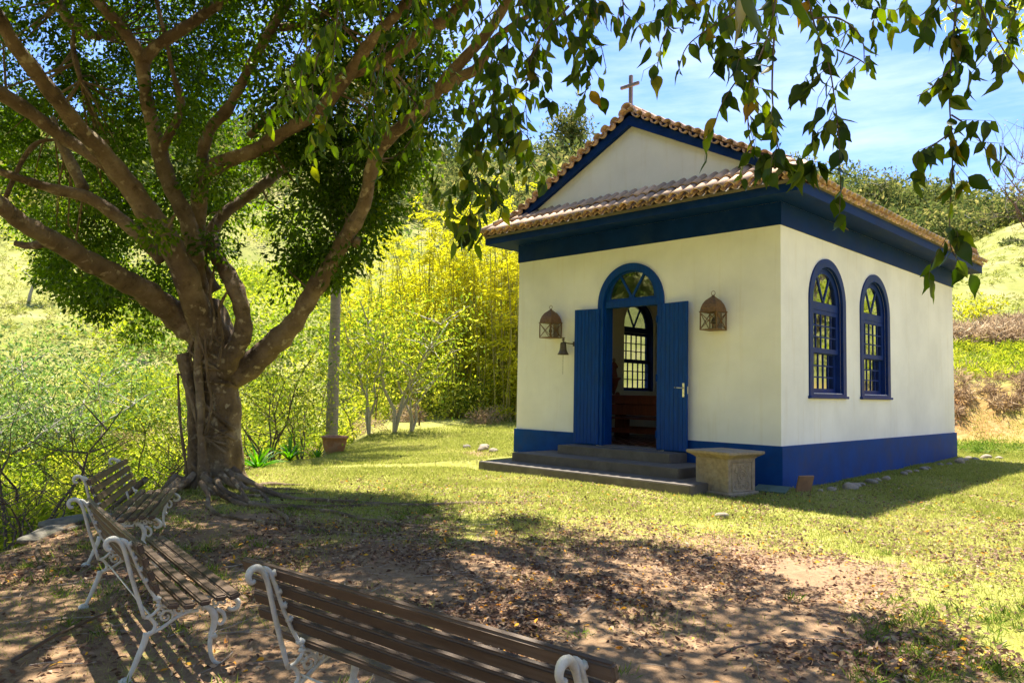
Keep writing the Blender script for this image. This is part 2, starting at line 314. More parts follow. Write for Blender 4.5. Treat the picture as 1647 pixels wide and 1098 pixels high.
def Hxy(x, y, full=False):
    x = np.atleast_1d(np.asarray(x, float)); y = np.atleast_1d(np.asarray(y, float))
    dx = x-CAM[0]; dy = y-CAM[1]; az = np.arctan2(dx, dy)-YAW; az = (az+PI) % (2*PI)-PI; r = np.hypot(dx, dy)
    z, k = HR(az, r)
    z = np.where(r < 14, z+(-z)*np.clip((r-8)/5, 0, 1)*(k < 1), z)
    far = np.clip((k-2)/2.5, 0, 1); z = z + far*(vnoise(x, y, 9)*.9 + vnoise(x, y, 3, 2)*.25 + np.clip(r-60, 0, 120)/120*vnoise(x, y, 26, 3)*5)
    z = z + vnoise(x, y, 1.4, 1)*.012*np.clip(1-far*1, 0, 1)
    bk = np.clip(1-abs(k-1.55)/.5, 0, 1)*(az > azu(1000))*(az < 1.6); z = z + bk*(vnoise(x, y, .8, 5)*.14+vnoise(x, y, .3, 6)*.05)
    return (z, k, az, r) if full else z
def gz(x, y): return float(Hxy(x, y)[0])
def depth_of(x, y): return (x-CAM[0])*FW[0]+(y-CAM[1])*FW[1]
def pix(x, y, z):
    d = np.stack([x-CAM[0], y-CAM[1], z-CAM[2]], -1); w = d@FW; return 823.5+FPX*(d@R2)/w, 549-FPX*(d@U2)/w, w
def grassness(x, y):
    u, v, w = pix(x, y, np.zeros_like(x)-.05)
    thr = np.interp(u, [0, 300, 450, 700, 1000, 1300, 1647], [9.0, 10.0, 8.6, 7.6, 7.9, 7.4, 5.9])
    g = np.clip((w-thr)/2.6+.5, 0, 1) + vnoise(x, y, .8, 4)*.32 + vnoise(x, y, .3, 8)*.22
    g = np.where(w < 1, .3, g)
    # tufty shaded patches
    g = np.maximum(g, .34*np.clip(vnoise(x, y, .9, 7)*2.0-.2, 0, 1)*(u < 700)*(w > 4))
    g = np.maximum(g, .75*np.clip((u-1330)/200, 0, 1)*np.clip((w-3.4)/1., 0, 1))
    bare = np.exp(-((x-(-.9))**2/1.5+(y+2.15)**2/.12)) + np.exp(-((x+6.2)**2/.8+(y+.6)**2/.3)); g = g-bare*.6
    return np.clip(g, 0, 1)
def build_ground():
    a_in = np.linspace(azu(-160), azu(1810), 420); a_out = np.linspace(azu(1810), azu(-160)+2*PI, 120)[1:-1]
    A = np.concatenate([a_in, a_out]); R = np.concatenate([np.linspace(.002, .5, 3), np.linspace(.6, 14, 150), 14*np.exp(np.linspace(0, math.log(420/14), 210))[1:]])
    az, r = np.meshgrid(A, R, indexing='ij'); th = az+YAW
    x = CAM[0]+r*np.sin(th); y = CAM[1]+r*np.cos(th); n, m = az.shape
    xf, yf = x.ravel(), y.ravel(); z, k, azf, rf = Hxy(xf, yf, True)
    V = np.stack([xf, yf, z], 1); 
    i = np.arange(n)[:, None]; j = np.arange(m-1)[None]; i2 = (i+1) % n
    F = np.stack([(i*m+j), (i*m+j+1), (i2*m+j+1), (i2*m+j)], -1).reshape(-1, 4)
    me = np_mesh('ground', V, F, M['ground'], None, True)
    cov = grassness(xf, yf)
    bank = np.clip(1.25-abs(k-1.45)/.38, 0, 1)*(azf > azu(1000))*(azf < 1.5)
    bank = np.clip(bank*(1+vnoise(xf, yf, 1.1, 3)*.9), 0, 1)
    hill = np.clip((k-1.85)*3, 0, 1)
    for nm, arr in (('cover', cov), ('bank', bank), ('hill', hill)):
        q = me.attributes.new(nm, 'FLOAT', 'POINT'); q.data.foreach_set('value', arr.astype(np.float32))
    o = link('ground', me, kind='structure')
build_ground()

# ---------------------------------------------------------------- chapel
BW, BL = 5.55, 8.70; XC = -BW/2; TH = .24
chapel = empty('chapel', (XC, 0, 0), label='white country chapel with blue trim, clay tile roof and open blue double door', cat='chapel')
CO = Vector((XC, 0, 0))
def ch(o, par=None):
    """parent keeping world placement"""
    par = par or chapel; o.parent = par; o.matrix_parent_inverse = par_inv(par); return o
def world_m(o):
    return o.matrix_basis if o.parent is None else world_m(o.parent) @ o.matrix_parent_inverse @ o.matrix_basis
def par_inv(p): return world_m(p).inverted()
def cbuild(mb, name, mat, par=None, **k): return ch(mb.build(name, mat, **k), par)
def clink(name, me, par=None, mat=None, M_=None, **k):
    o = link(name, me, None, mat, **k)
    if M_ is not None: o.matrix_basis = M_
    return ch(o, par)
def arch_pts(cx, r, z0, zs, n=28, rz=None):
    """outline: up from z0 at cx+r, half ellipse above zs, down at cx-r"""
    rz = rz or r
    P = [(cx+r, z0)] if z0 < zs-1e-6 else []
    P += [(cx+r*math.cos(PI*i/n), zs+rz*math.sin(PI*i/n)) for i in range(n+1)]
    if z0 < zs-1e-6: P.append((cx-r, z0))
    return P
def plate(name, loops, th, fn, mat, par=None, bevel=0, **k):
    """flat plate with holes: loops = [outer, hole, ...] in 2-D, thickness th, fn maps a (2-D p,q, depth t) to the world"""
    cu = bpy.data.curves.new(name, 'CURVE'); cu.dimensions = '2D'; cu.fill_mode = 'BOTH'; cu.extrude = th/2
    for lp in loops:
        sp = cu.splines.new('POLY'); sp.points.add(len(lp)-1); sp.use_cyclic_u = True
        for p, q in zip(sp.points, lp): p.co = (q[0], q[1], 0, 1)
    tmp = bpy.data.objects.new(name, cu); me = bpy.data.meshes.new_from_object(tmp); bpy.data.objects.remove(tmp); bpy.data.curves.remove(cu)
    for v in me.vertices: v.co = fn(v.co.x, v.co.y, v.co.z)
    bm = bmesh.new(); bm.from_mesh(me); bmesh.ops.remove_doubles(bm, verts=bm.verts, dist=1e-5); bmesh.ops.recalc_face_normals(bm, faces=bm.faces)
    [setattr(f_, 'smooth', False) for f_ in bm.faces]; bm.to_mesh(me); bm.free(); me.name = name; me.materials.clear(); me.materials.append(mat)
    o = link(name, me, **k)
    return ch(o, par) if par is not False else o
ZF = 4.0; ZE = 4.35; ZP = .655; OV = .5
front = lambda y0: (lambda p, q, t: (p, y0+t, q))
side = lambda x0: (lambda p, q, t: (x0+t, p, q))
SIDEWIN = [(1.69, .73), (3.82, .73)]          # centre y, outer half width
SILL = 1.405; SPR = 2.965
ro = .60                                    # wall opening half width of a window
door_hole = arch_pts(XC, .60, .46, 2.99)
plate('wall', [[(-BW, 0), (0, 0), (0, ZE+.1), (-BW, ZE+.1)], door_hole], TH, front(TH/2), M['white'])
for x0 in (-TH/2, -BW+TH/2):
    holes = [arch_pts(c, ro, SILL+.06, SPR) for c, r in SIDEWIN]
    plate('wall', [[(TH, 0), (BL-TH, 0), (BL-TH, ZE+.1), (TH, ZE+.1)]]+holes, TH, side(x0), M['white'])
cbuild(MB().b(-BW, 0, BL-TH+.001, BL, 0, ZE+.1), 'wall', M['white'])
cbuild(MB().b(-BW+TH+.01, -TH-.01, TH+.01, BL-TH-.01, 3.95, 4.0), 'ceiling', M['inner'])
# interior lining (plaster inside)
def lining():
    for x0, s_ in ((-TH-.008, 1), (-BW+TH+.008, -1)):
        holes = [arch_pts(c, ro+.01, SILL+.05, SPR) for c, r in SIDEWIN]
        plate('inner_plaster', [[(TH+.01, .46), (BL-TH-.01, .46), (BL-TH-.01, 3.95), (TH+.01, 3.95)]]+holes, .012, side(x0), M['inner'])
lining()
cbuild(MB().b(-BW+TH, -TH, BL-TH-.02, BL-TH-.002, .46, 3.95), 'inner_plaster', M['inner'])
# plinth, split at the door
p2 = .035
cbuild(MB().b(-BW-p2, XC-.735, -p2, -.001, 0, ZP).b(XC+.735, p2, -p2, -.001, 0, ZP).b(.001, p2, 0, BL+p2, 0, ZP).b(-BW-p2, -BW-.001, 0, BL+p2, 0, ZP).b(-BW, 0, BL+.001, BL+p2, 0, ZP), 'plinth', M['plinth'])
fz = .022
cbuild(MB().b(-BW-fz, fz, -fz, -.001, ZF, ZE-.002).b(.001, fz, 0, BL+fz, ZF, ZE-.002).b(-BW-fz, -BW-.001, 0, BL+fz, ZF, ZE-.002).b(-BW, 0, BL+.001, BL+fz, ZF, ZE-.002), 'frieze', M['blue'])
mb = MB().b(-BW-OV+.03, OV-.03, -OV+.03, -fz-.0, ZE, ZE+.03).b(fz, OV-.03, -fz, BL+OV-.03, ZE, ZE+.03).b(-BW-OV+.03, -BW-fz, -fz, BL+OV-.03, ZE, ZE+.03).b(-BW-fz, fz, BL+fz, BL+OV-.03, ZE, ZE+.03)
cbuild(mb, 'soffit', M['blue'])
FT = ZE+.155
for a in ((-BW-OV, OV, -OV, -OV+.03), (-BW-OV, OV, BL+OV-.03, BL+OV), (OV-.03, OV, -OV+.03, BL+OV-.03), (-BW-OV, -BW-OV+.03, -OV+.03, BL+OV-.03)):
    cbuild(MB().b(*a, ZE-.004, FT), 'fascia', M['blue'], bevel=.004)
# floor inside: a grid of tiles
cbuild(MB().b(-BW+TH, -TH, .02, BL-TH, .30, .45), 'floor_base', M['floor'])
tl = MB().box((0, 0, 0), (.29, .29, .012)).mesh('floor_tile', .002); tl.materials.append(M['floor'])
cnt = 0
for j in range(12):
    for i in range(17):
        x = -BW+TH+.16+i*.296; y = TH+.0+.16+j*.296
        if x < -TH-.1: clink('floor_tile', tl, M_=Matrix.Translation((x, y, .4585)))
cbuild(MB().b(XC-.6, XC+.6, .0, TH, .445, .475), 'threshold', M['step'], bevel=.005)
# gable wall above the skirt roof, barge boards
SL = .525; ZA = 6.42; YG = -.10       # outer top line of barge board: z = ZA - SL*|x-XC|
gx = 2.82
gb = [(XC-gx+.28, ZA-SL*gx-.05), (XC+gx-.28, ZA-SL*gx-.05), (XC+gx-.28, ZA-SL*(gx-.28)-.1), (XC, ZA-.1), (XC-gx+.28, ZA-SL*(gx-.28)-.1)]
def gable(y0, th): return lambda p, q, t: (p, y0+t, q)
plate('gable_wall', [[(-BW, ZE+.1), (0, ZE+.1), (0, 4.87), (XC, ZA-.1), (-BW, 4.87)]], .2, front(.1), M['white'])
plate('gable_wall', [[(-BW, ZE+.1), (0, ZE+.1), (0, 4.87), (XC, ZA-.1), (-BW, 4.87)]], .2, front(BL-.1), M['white'])
bwz = .245
for s_ in (-1, 1):
    plate('barge_board', [[(XC, ZA), (XC+s_*gx, ZA-SL*gx), (XC+s_*(gx-.30), ZA-SL*gx-.03), (XC, ZA-bwz)]], .09, front(-.055), M['blue'])
    plate('barge_board', [[(XC, ZA), (XC+s_*gx, ZA-SL*gx), (XC+s_*(gx-.30), ZA-SL*gx-.03), (XC, ZA-bwz)]], .09, front(BL+.055), M['blue'])

# clay tiles: one mesh per kind, every visible one its own object
def half_tile(name, L_, r0, r1, th, up=True, n=9):
    mb = MB(); prof = []
    for i, (y, r) in enumerate(((0, r0), (L_, r1))):
        prof.append([(r*math.cos(PI*k/n), y, r*math.sin(PI*k/n)*(.85 if up else -.75)) for k in range(n+1)])
        prof.append([((r-th)*math.cos(PI*k/n), y, (r-th)*math.sin(PI*k/n)*(.85 if up else -.75)) for k in range(n+1)])
    vs = [p for q in prof for p in q]; m = n+1; fs = []
    for k in range(n):
        a, b_ = k, k+1
        fs += [(a, b_, 2*m+b_, 2*m+a), (m+b_, m+a, 3*m+a, 3*m+b_), (b_, a, m+a, m+b_), (2*m+a, 2*m+b_, 3*m+b_, 3*m+a)]
    fs += [(0, 2*m, 3*m, m), (n, m+n, 3*m+n, 2*m+n)]
    mb.add(vs, fs); me = mb.mesh(name); me.materials.append(M['tile'])
    for f in me.polygons: f.use_smooth = abs(f.normal.y) < .5
    return me
cover = [half_tile('roof_tile', .44, .088*k, .070*k, .014) for k in (1, 1.04, .97)]
chan = half_tile('channel_tile', .44, .078, .085, .013, False)
def put_tile(kind, p, xdir, slope_up, jit=1):
    """p: nose of the tile, slope_up: unit vector up the slope"""
    y = Vector(slope_up).normalized(); x = Vector(xdir).normalized(); z = x.cross(y).normalized(); x = y.cross(z)
    R = Matrix((x, y, z)).transposed().to_4x4()
    R = R @ Matrix.Rotation(random.gauss(0, .02)*jit, 4, 'Z') @ Matrix.Rotation(random.gauss(0, .03)*jit, 4, 'Y')
    me = random.choice(cover) if kind == 'c' else chan
    clink('roof_tile' if kind == 'c' else 'channel_tile', me, M_=Matrix.Translation(Vector(p)+Vector((random.gauss(0, .004), random.gauss(0, .006), random.gauss(0, .003)))*jit) @ R)
# skirt at the front: from y=-.6 z=4.535 up to the gable wall y=0 z=4.95
sk0, sk1 = Vector((0, -.60, FT+.02)), Vector((0, .02, 4.93)); sd = (sk1-sk0).normalized(); PIT = .1985
n = int((BW+2*OV+.1)/PIT)
for i in range(n+1):
    x = -BW-OV-.03+i*PIT
    lim = 2 if (-BW-.02 < x < .02) else (1 if -BW-.28 < x < .28 else 1)
    for j in range(lim):
        p = sk0 + sd*(j*.34) + Vector((x, 0, .035+j*.012))
        put_tile('c', p, (1, 0, 0), sd)
    if i < n: put_tile('h', sk0+Vector((x+PIT/2, .012, .028)), (1, 0, 0), sd)
cbuild(MB().prism([(-.575, FT-.005), (.0, 4.90), (.0, 4.86), (-.53, FT-.04)], -BW-.46, .46, lambda p, q, t: (t, p, q)), 'roof_deck', M['step'])
# right eave, tiles run down towards +x
rk0 = Vector((.60, 0, FT+.02)); rd = Vector((-.62, 0, .395)).normalized()
m_ = int((BL+2*OV+.1)/.2)
for i in range(m_+1):
    y = -OV-.03+i*.2
    put_tile('c', rk0+Vector((0, y, .035)), (0, 1, 0), rd)
    if i < m_: put_tile('h', rk0+Vector((-.01, y+.1, .028)), (0, 1, 0), rd)
# main roof body, corrugated, one piece: stuff
def roof_body():
    V = []; F = []; rows = 14
    for s_ in (-1, 1):
        prof = [(0, ZA+.0)] + [(2.80*t, ZA+.0-SL*2.80*t) for t in np.linspace(0, 1, 9)[1:]] + [(3.0, 4.83), (3.30, FT+.06)]
        ny = int((BL+.2)/.025); base = len(V)
        for j in range(ny+1):
            y = -.12+j*(BL+.24)/ny; w = .045*abs(math.sin(PI*(y+.03)/.2))
            for k, (dx, z) in enumerate(prof): V.append((XC+s_*dx, y, z+w+.02*((k % 2))))
        kk = len(prof)
        for j in range(ny):
            for k in range(kk-1): F.append((base+j*kk+k, base+j*kk+k+1, base+(j+1)*kk+k+1, base+(j+1)*kk+k))
    me = np_mesh('roof_covering', V, F, M['tile'], None, True); ch(link('roof_covering', me, kind='stuff'))
    # closed underside
    mb = MB()
    for s_ in (-1, 1):
        mb.prism([(XC, ZA-.015), (XC+s_*2.8, ZA-.015-SL*2.8), (XC+s_*3.28, FT+.03), (XC+s_*3.26, FT-.02), (XC+s_*2.8, ZA-.06-SL*2.8), (XC, ZA-.07)], -.10, BL+.1, lambda p, q, t: (p, t, q))
    cbuild(mb, 'roof_deck', M['step'])
    cbuild(MB().prism([(BL+.53, FT-.02), (BL+.01, 4.86), (BL+.01, 4.9), (BL+.6, FT+.05)], -BW-.5, .5, lambda p, q, t: (t, p, q)), 'roof_deck', M['tile'])
roof_body()
# verge: tiles laid across the barge boards, noses over the edge, stepping down the gable
vl = math.hypot(1, SL); nv = int(gx*vl/.218)
for s_ in (-1, 1):
    for i in range(nv+1):
        t = (.10+i*.218)/vl; x = XC+s_*t; z = ZA+.03-SL*t
        if s_ < 0 or True: put_tile('c', (x, -.19, z-.012), (1, 0, -s_*SL), (0, 1, 0), 1.3)
        t2 = t+.109/vl; 
        if i < nv: put_tile('h', (XC+s_*t2, -.175, ZA+.03-SL*t2-.026), (1, 0, -s_*SL), (0, 1, 0), 1)
# ridge and hip caps
rt_ = half_tile('ridge_tile', .44, .11, .095, .016)
for j in range(24):
    y = -.2+j*.38
    if y < BL: clink('ridge_tile', rt_, M_=Matrix.Translation((XC, y, ZA+.045+random.gauss(0, .004))) @ Matrix.Rotation(.03, 4, 'X'))
for s_, x0 in ((1, .56), (-1, -BW-.56)):
    a = Vector((x0, -.56, FT+.09)); b_ = Vector((0 if s_ > 0 else -BW, .0, 5.0)); d = (b_-a); Ln = d.length; d.normalize()
    for j in range(3):
        y = d; x = Vector((0, 0, 1)).cross(y).normalized(); x = -x; z = x.cross(y); R = Matrix((x, y, z)).transposed().to_4x4()
        clink('ridge_tile', rt_, M_=Matrix.Translation(a+d*(j*.30)+Vector((0, 0, .012*j))) @ R)
# cross
mb = MB().box((XC-.04, 0, 6.76), (.062, .055, .74), 0); cr_ = cbuild(mb, 'cross_upright', M['greywood'], bevel=.006)
cbuild(MB().box((XC-.04, -.03, 6.93), (.40, .05, .058)), 'cross_arm', M['greywood'], cr_, bevel=.006)

# ---- windows: frame > sashes, panes, bars
def window(cy, wx, s_):
    """cy centre, wx wall face x, s_ outward sign"""
    Rr = .73; cen = cy
    D = lambda d: wx + s_*d
    fnx = lambda d0: (lambda p, q, t: (wx+s_*(d0+t), p, q))
    fr = plate('window', [arch_pts(cen, Rr, SILL, SPR), arch_pts(cen, Rr-.135, SILL+.05, SPR)], .05, fnx(.0), M['bluesash'])
    plate('reveal', [arch_pts(cen, Rr-.132, SILL+.012, SPR), arch_pts(cen, Rr-.155, SILL+.07, SPR)], .19, fnx(-.125), M['bluesash'], fr)
    cbuild(MB().b(min(D(-.02), D(.055)), max(D(-.02), D(.055)), cen-Rr-.03, cen+Rr+.03, SILL-.03, SILL+.012), 'sill', M['bluesash'], fr, bevel=.006)
    ri = Rr-.157
    # fanlight
    dz = -.075
    plate('fanlight_frame', [arch_pts(cen, ri, SPR-.13, SPR), arch_pts(cen, ri-.085, SPR+.0, SPR+.0005)], .045, fnx(dz), M['bluesash'], fr)
    for a in (60, 120):
        c_, s2 = math.cos(math.radians(a)), math.sin(math.radians(a)); w = .018; r_ = ri-.08
        poly = [(cen-w*s2, SPR+w*c_), (cen+r_*c_-w*s2, SPR+r_*s2+w*c_), (cen+r_*c_+w*s2, SPR+r_*s2-w*c_), (cen+w*s2, SPR-w*c_)]
        plate('glazing_bar', [poly], .03, fnx(dz+.001), M['bluesash'], fr)
    for a0, a1 in ((0, 60), (60, 120), (120, 180)):
        r_ = ri-.07; poly = [(cen, SPR-.01)]+[(cen+r_*math.cos(math.radians(a0+(a1-a0)*i/6)), SPR-.01+r_*math.sin(math.radians(a0+(a1-a0)*i/6))) for i in range(7)]
        plate('pane', [poly], .004, fnx(dz), M['glass'], fr)
    # two sashes, five by three panes
    H0, Hm, H1 = SILL+.055, 2.145, SPR-.135
    for (z0, z1, dd) in ((Hm-.02, H1, -.075), (H0, Hm+.03, -.125)):
        x0, x1 = cen-ri, cen+ri; st = .075
        out = [(x0, z0), (x1, z0), (x1, z1), (x0, z1)]; hole = [(x0+st, z0+.08), (x1-st, z0+.08), (x1-st, z1-.065), (x0+st, z1-.065)]
        plate('sash', [out, hole], .04, fnx(dd), M['bluesash'], fr)
        ww_, hh_ = (x1-x0-2*st), (z1-z0-.145); bw = .021
        for i in range(1, 5):
            xx = x0+st+ww_*i/5; cbuild(MB().b(*sorted((D(dd-.014), D(dd+.014))), xx-bw/2, xx+bw/2, z0+.08, z1-.065), 'glazing_bar', M['bluesash'], fr)
        for j in range(1, 3):
            zz = z0+.08+hh_*j/3; cbuild(MB().b(*sorted((D(dd-.010), D(dd+.010))), x0+st, x1-st, zz-bw/2, zz+bw/2), 'glazing_bar', M['bluesash'], fr)
        for i in range(5):
            for j in range(3):
                a = x0+st+ww_*i/5; b_ = a+ww_/5; c_ = z0+.08+hh_*j/3; d_ = c_+hh_/3; t = random.gauss(0, .0012)
                cbuild(MB().add([(D(dd-t), a, c_), (D(dd+t), b_, c_), (D(dd+t), b_, d_), (D(dd-t), a, d_)], [(0, 1, 2, 3)]), 'pane', M['glass'], fr)
    return fr
for c, r in SIDEWIN:
    window(c, 0, 1); window(c, -BW, -1)
# inside shutters folded against the reveal of the far windows
for c, r in SIDEWIN:
    cbuild(MB().box((-BW+TH+.16, c+.76, 2.35), (.035, .34, 1.9), .75), 'inside_shutter', M['bluesash'], bevel=.004)

# ---- door
dr = plate('door_frame', [arch_pts(XC, .71, .46, 2.99), arch_pts(XC, .585, .455, 2.99)], .055, front(-.01), M['bluewood'])
plate('reveal', [arch_pts(XC, .588, .46, 2.99), arch_pts(XC, .56, .459, 2.99)], .2, front(.12), M['bluewood'], dr)
cbuild(MB().b(XC-.56, XC+.56, .0, .12, 2.93, 3.055), 'transom', M['bluewood'], dr, bevel=.006)
plate('fanlight_frame', [arch_pts(XC, .56, 3.056, 3.057), arch_pts(XC, .475, 3.09, 3.0905)], .05, front(.05), M['bluewood'], dr)
for a in (58, 122):
    c_, s2 = math.cos(math.radians(a)), math.sin(math.radians(a)); w = .018; r_ = .48
    plate('glazing_bar', [[(XC-w*s2, 3.09+w*c_), (XC+r_*c_-w*s2, 3.09+r_*s2+w*c_), (XC+r_*c_+w*s2, 3.09+r_*s2-w*c_), (XC+w*s2, 3.09-w*c_)]], .035, front(.045), M['bluewood'], dr)
plate('hub', [[(XC+.06*math.cos(PI*i/8), 3.088+.06*math.sin(PI*i/8)) for i in range(9)]], .04, front(.042), M['bluewood'], dr)
for a0, a1 in ((0, 60), (60, 120), (120, 180)):
    r_ = .49; poly = [(XC, 3.08)]+[(XC+r_*math.cos(math.radians(a0+(a1-a0)*i/6)), 3.08+r_*math.sin(math.radians(a0+(a1-a0)*i/6))) for i in range(7)]
    plate('pane', [poly], .004, front(.05), M['glass'], dr)
def door_leaf(hx, width, ang, mirror):
    d = empty('door'); ch(d); d.matrix_basis = Matrix.Translation((hx, -.045, .47)) @ Matrix.Rotation(ang, 4, 'Z'); d.matrix_parent_inverse = par_inv(chapel)
    n = 7; w = width/n; H = 2.455
    for i in range(n):
        x = w*(i+.5); o = MB().box((x, 0, H/2+.003), (w-.005, .03, H), 0).build('door_plank', M['bluewood'], d, bevel=.0035)
    for z in (.18, 1.2, 2.25):
        MB().box((width/2, mirror*.027, z), (width-.06, .025, .13)).build('ledge', M['bluewood'], d, bevel=.004)
    MB().box((width/2, 0, H/2), (width-.004, .018, H-.01)).build('door_core', M['bluewood'], d)
    for z in (.25, 1.2, 2.2):
        MB().tube([(0.0, -mirror*.022, z-.06), (0.0, -mirror*.022, z+.06)], .011, 8).build('hinge', M['bluewood'], d)
    return d
dR = door_leaf(XC+.60, .66, -math.radians(8), 1)
dL = door_leaf(XC-.655, .53, PI+math.radians(8), -1)
hd = MB().box((.585, -.021, 1.0), (.042, .008, .23)).build('handle', M['steel'], dR, bevel=.003)
MB().tube([(.585, -.025, 1.035), (.585, -.075, 1.035), (.57, -.085, 1.035), (.45, -.085, 1.04)], .0095, 8).build('lever', M['steel'], dR, smooth=True)
MB().box((.662, 0, 1.0), (.006, .02, .12)).build('latch', M['steel'], dR)

# ---- steps
steps = empty('entrance_steps', (XC, -.8, 0), label='three wide grey painted steps leading up to the chapel door', cat='steps')
for (hw, yf, z1) in ((1.19, -.55, .45), (1.74, -1.16, .30), (2.27, -1.70, .15)):
    o = MB().b(XC-min(hw, 2.03), XC+hw, yf, -.036, z1-.16 if z1 > .2 else -.1, z1-.0).build('step', M['step'], bevel=.012, seg=2); o.parent = steps; o.matrix_parent_inverse = steps.matrix_basis.inverted()

# ---------------------------------------------------------------- things on and around the chapel
def lantern(x, label):
    t = empty('wall_lantern', (x, -.19, 2.42), label=label, cat='lantern', group='rusty lanterns on the chapel front')
    s = .145; h = .29
    MB().box((0, 0, .008), (.31, .31, .016)).build('base_plate', M['rust'], t, bevel=.003)
    MB().box((0, 0, h), (.325, .325, .014)).build('rim', M['rust'], t, bevel=.003)
    for sx in (-1, 1):
        for sy in (-1, 1): MB().box((sx*s, sy*s, h/2), (.017, .017, h)).build('corner_post', M['rust'], t, bevel=.002)
    for k in range(4):
        a = k*PI/2; R = Matrix.Rotation(a, 4, 'Z')
        for sg in (-1, 1):
            P = [R @ Vector((-sg*s, -s, .015)), R @ Vector((sg*s, -s, h-.015))]; MB().tube(P, .0065, 5).build('cross_bar', M['rust'], t)
        q = [R @ Vector(v) for v in ((-s, -s+.006, .01), (s, -s+.006, .01), (s, -s+.006, h-.01), (-s, -s+.006, h-.01))]
        MB().add(q, [(0, 1, 2, 3)]).build('pane', M['lampglass'], t)
    mb = MB(); rings = [(s+.005, 0), (s*.97, .06), (s*.84, .12), (s*.6, .18), (s*.3, .22), (.018, .245), (.012, .265)]
    vs = [(sx*r, sy*r, h+.006+z) for r, z in rings for sx, sy in ((-1, -1), (0, -1.06), (1, -1), (1.06, 0), (1, 1), (0, 1.06), (-1, 1), (-1.06, 0))]
    mb.add(vs, [(i*8+k, i*8+(k+1) % 8, (i+1)*8+(k+1) % 8, (i+1)*8+k) for i in range(len(rings)-1) for k in range(8)]); mb.build('dome', M['rust'], t)
    c = h+.30; MB().tube([(.035*math.cos(a), 0, c+.035*math.sin(a)) for a in np.linspace(0, 2*PI, 17)], .005, 6).build('ring', M['rust'], t, smooth=True)
    MB().tube([(0, 0, .02), (0, 0, .10)], .022, 10).build('candle_tube', M['rust'], t)
    MB().lathe([(.0, .10), (.03, .11), (.034, .14), (.02, .18), (.004, .20)], n=10).build('bulb', M['bronze'], t, smooth=True)
    MB().box((0, .155, .16), (.12, .02, .26)).build('back_plate', M['rust'], t)
    MB().tube([(.12, .19, h+.0), (.165, .10, h+.0), (.19, .10, h)], .008, 6).build('hook', M['rust'], t)
lantern(-1.03, 'rusty square lantern with domed top right of the blue door')
lantern(-4.50, 'rusty square lantern with domed top left of the blue door, above the bell')
b = empty('wall_bell', (-4.20, -.16, 2.10), label='small bronze hand bell with pull chain on a wall bracket', cat='bell')
MB().lathe([(.0, .235), (.03, .235), (.05, .225), (.058, .20), (.062, .13), (.07, .08), (.092, .03), (.105, .012), (.105, 0), (.09, .006), (.055, .10), (.0, .18)], n=24).build('bell_body', M['bronze'], b, smooth=True)
MB().tube([(0, 0, .235), (0, 0, .27)], .014).lathe([(.0, .262), (.032, .268), (.022, .285), (.016, .30), (.034, .315), (.03, .325), (0, .325)], n=12).build('crown', M['bronze'], b, smooth=True)
MB().tube([(0, 0, .245), (.08, .02, .215), (.15, .1, .205)], .011).build('arm', M['bronze'], b, smooth=True)
MB().box((.16, .14, .205), (.075, .03, .085)).build('bracket', M['bronze'], b, bevel=.006)
cb = MB()
for k in range(15): cb.tube([(0, 0, .02-k*.026), (0, 0, -.002-k*.026)], .0045 if k % 2 else .0035, 5)
cb.build('pull_chain', M['bronze'], b)

pd = empty('stone_pedestal', (-.40, -.93, 0), -.16, label='carved stone pedestal with a wide moulded top beside the steps', cat='pedestal')
MB().box((0, 0, .27), (.58, .60, .50)).build('body', M['stone'], pd, bevel=.008)
MB().box((0, 0, .01), (.66, .68, .07)).build('base_slab', M['stone'], pd, bevel=.01)
mb = MB(); pr = [(.285, .50), (.30, .515), (.315, .53), (.34, .545), (.365, .56), (.385, .575), (.385, .605), (.37, .612), (0.001, .618)]
vs = [(sx*r, sy*(r+.01), z) for r, z in pr for sx, sy in ((-1, -1), (1, -1), (1, 1), (-1, 1))]
mb.add(vs, [(i*4+k, i*4+(k+1) % 4, (i+1)*4+(k+1) % 4, (i+1)*4+k) for i in range(len(pr)-1) for k in range(4)]+[(3, 2, 1, 0)]); mb.build('top_slab', M['stone'], pd, bevel=.003)
def panel(rot):
    mb = MB(); R = Matrix.Rotation(rot, 4, 'Z'); f = .291
    for a in (((-.22, .06), (.22, .06)), ((-.22, .46), (.22, .46)), ((-.22, .06), (-.22, .46)), ((.22, .06), (.22, .46))):
        mb.tube([R @ Vector((a[0][0], -f, a[0][1])), R @ Vector((a[1][0], -f, a[1][1]))], .009, 5)
    for (cx, cz, r0, tr) in ((0, .26, .12, 1.5), (-.11, .15, .06, 1.2), (.11, .15, .06, 1.2), (-.11, .37, .06, 1.2), (.11, .37, .06, 1.2), (0, .26, .05, 1.1), (0, .12, .04, 1), (0, .40, .04, 1)):
        pts = [R @ Vector((cx+r0*(1-.5*t/(2*PI*tr))*math.cos(t+cx*30), -f+.003, cz+r0*(1-.5*t/(2*PI*tr))*math.sin(t+cx*30))) for t in np.linspace(0, 2*PI*tr, 20)]
        mb.tube(pts, .010, 5)
    return mb
panel(PI/2).build('carved_panel', M['stone'], pd, smooth=True)
MB().box((0, -.293, .27), (.44, .008, .38)).build('plain_panel', M['stone'], pd, bevel=.003)
tag(MB().box((-.02, -.28, .045), (.46, .40, .025), .25, .12).build('green_board', plain('faded_green_board', (.07, .11, .075), .8)), 'small faded green board lying between pedestal and chapel corner', 'board')
tag(MB().box((.34, .02, .115), (.035, .26, .30), -.5, 0, .32).build('leaning_slab', M['slab'], bevel=.008), 'brown clay slab leaning at the foot of the chapel corner', 'slab')

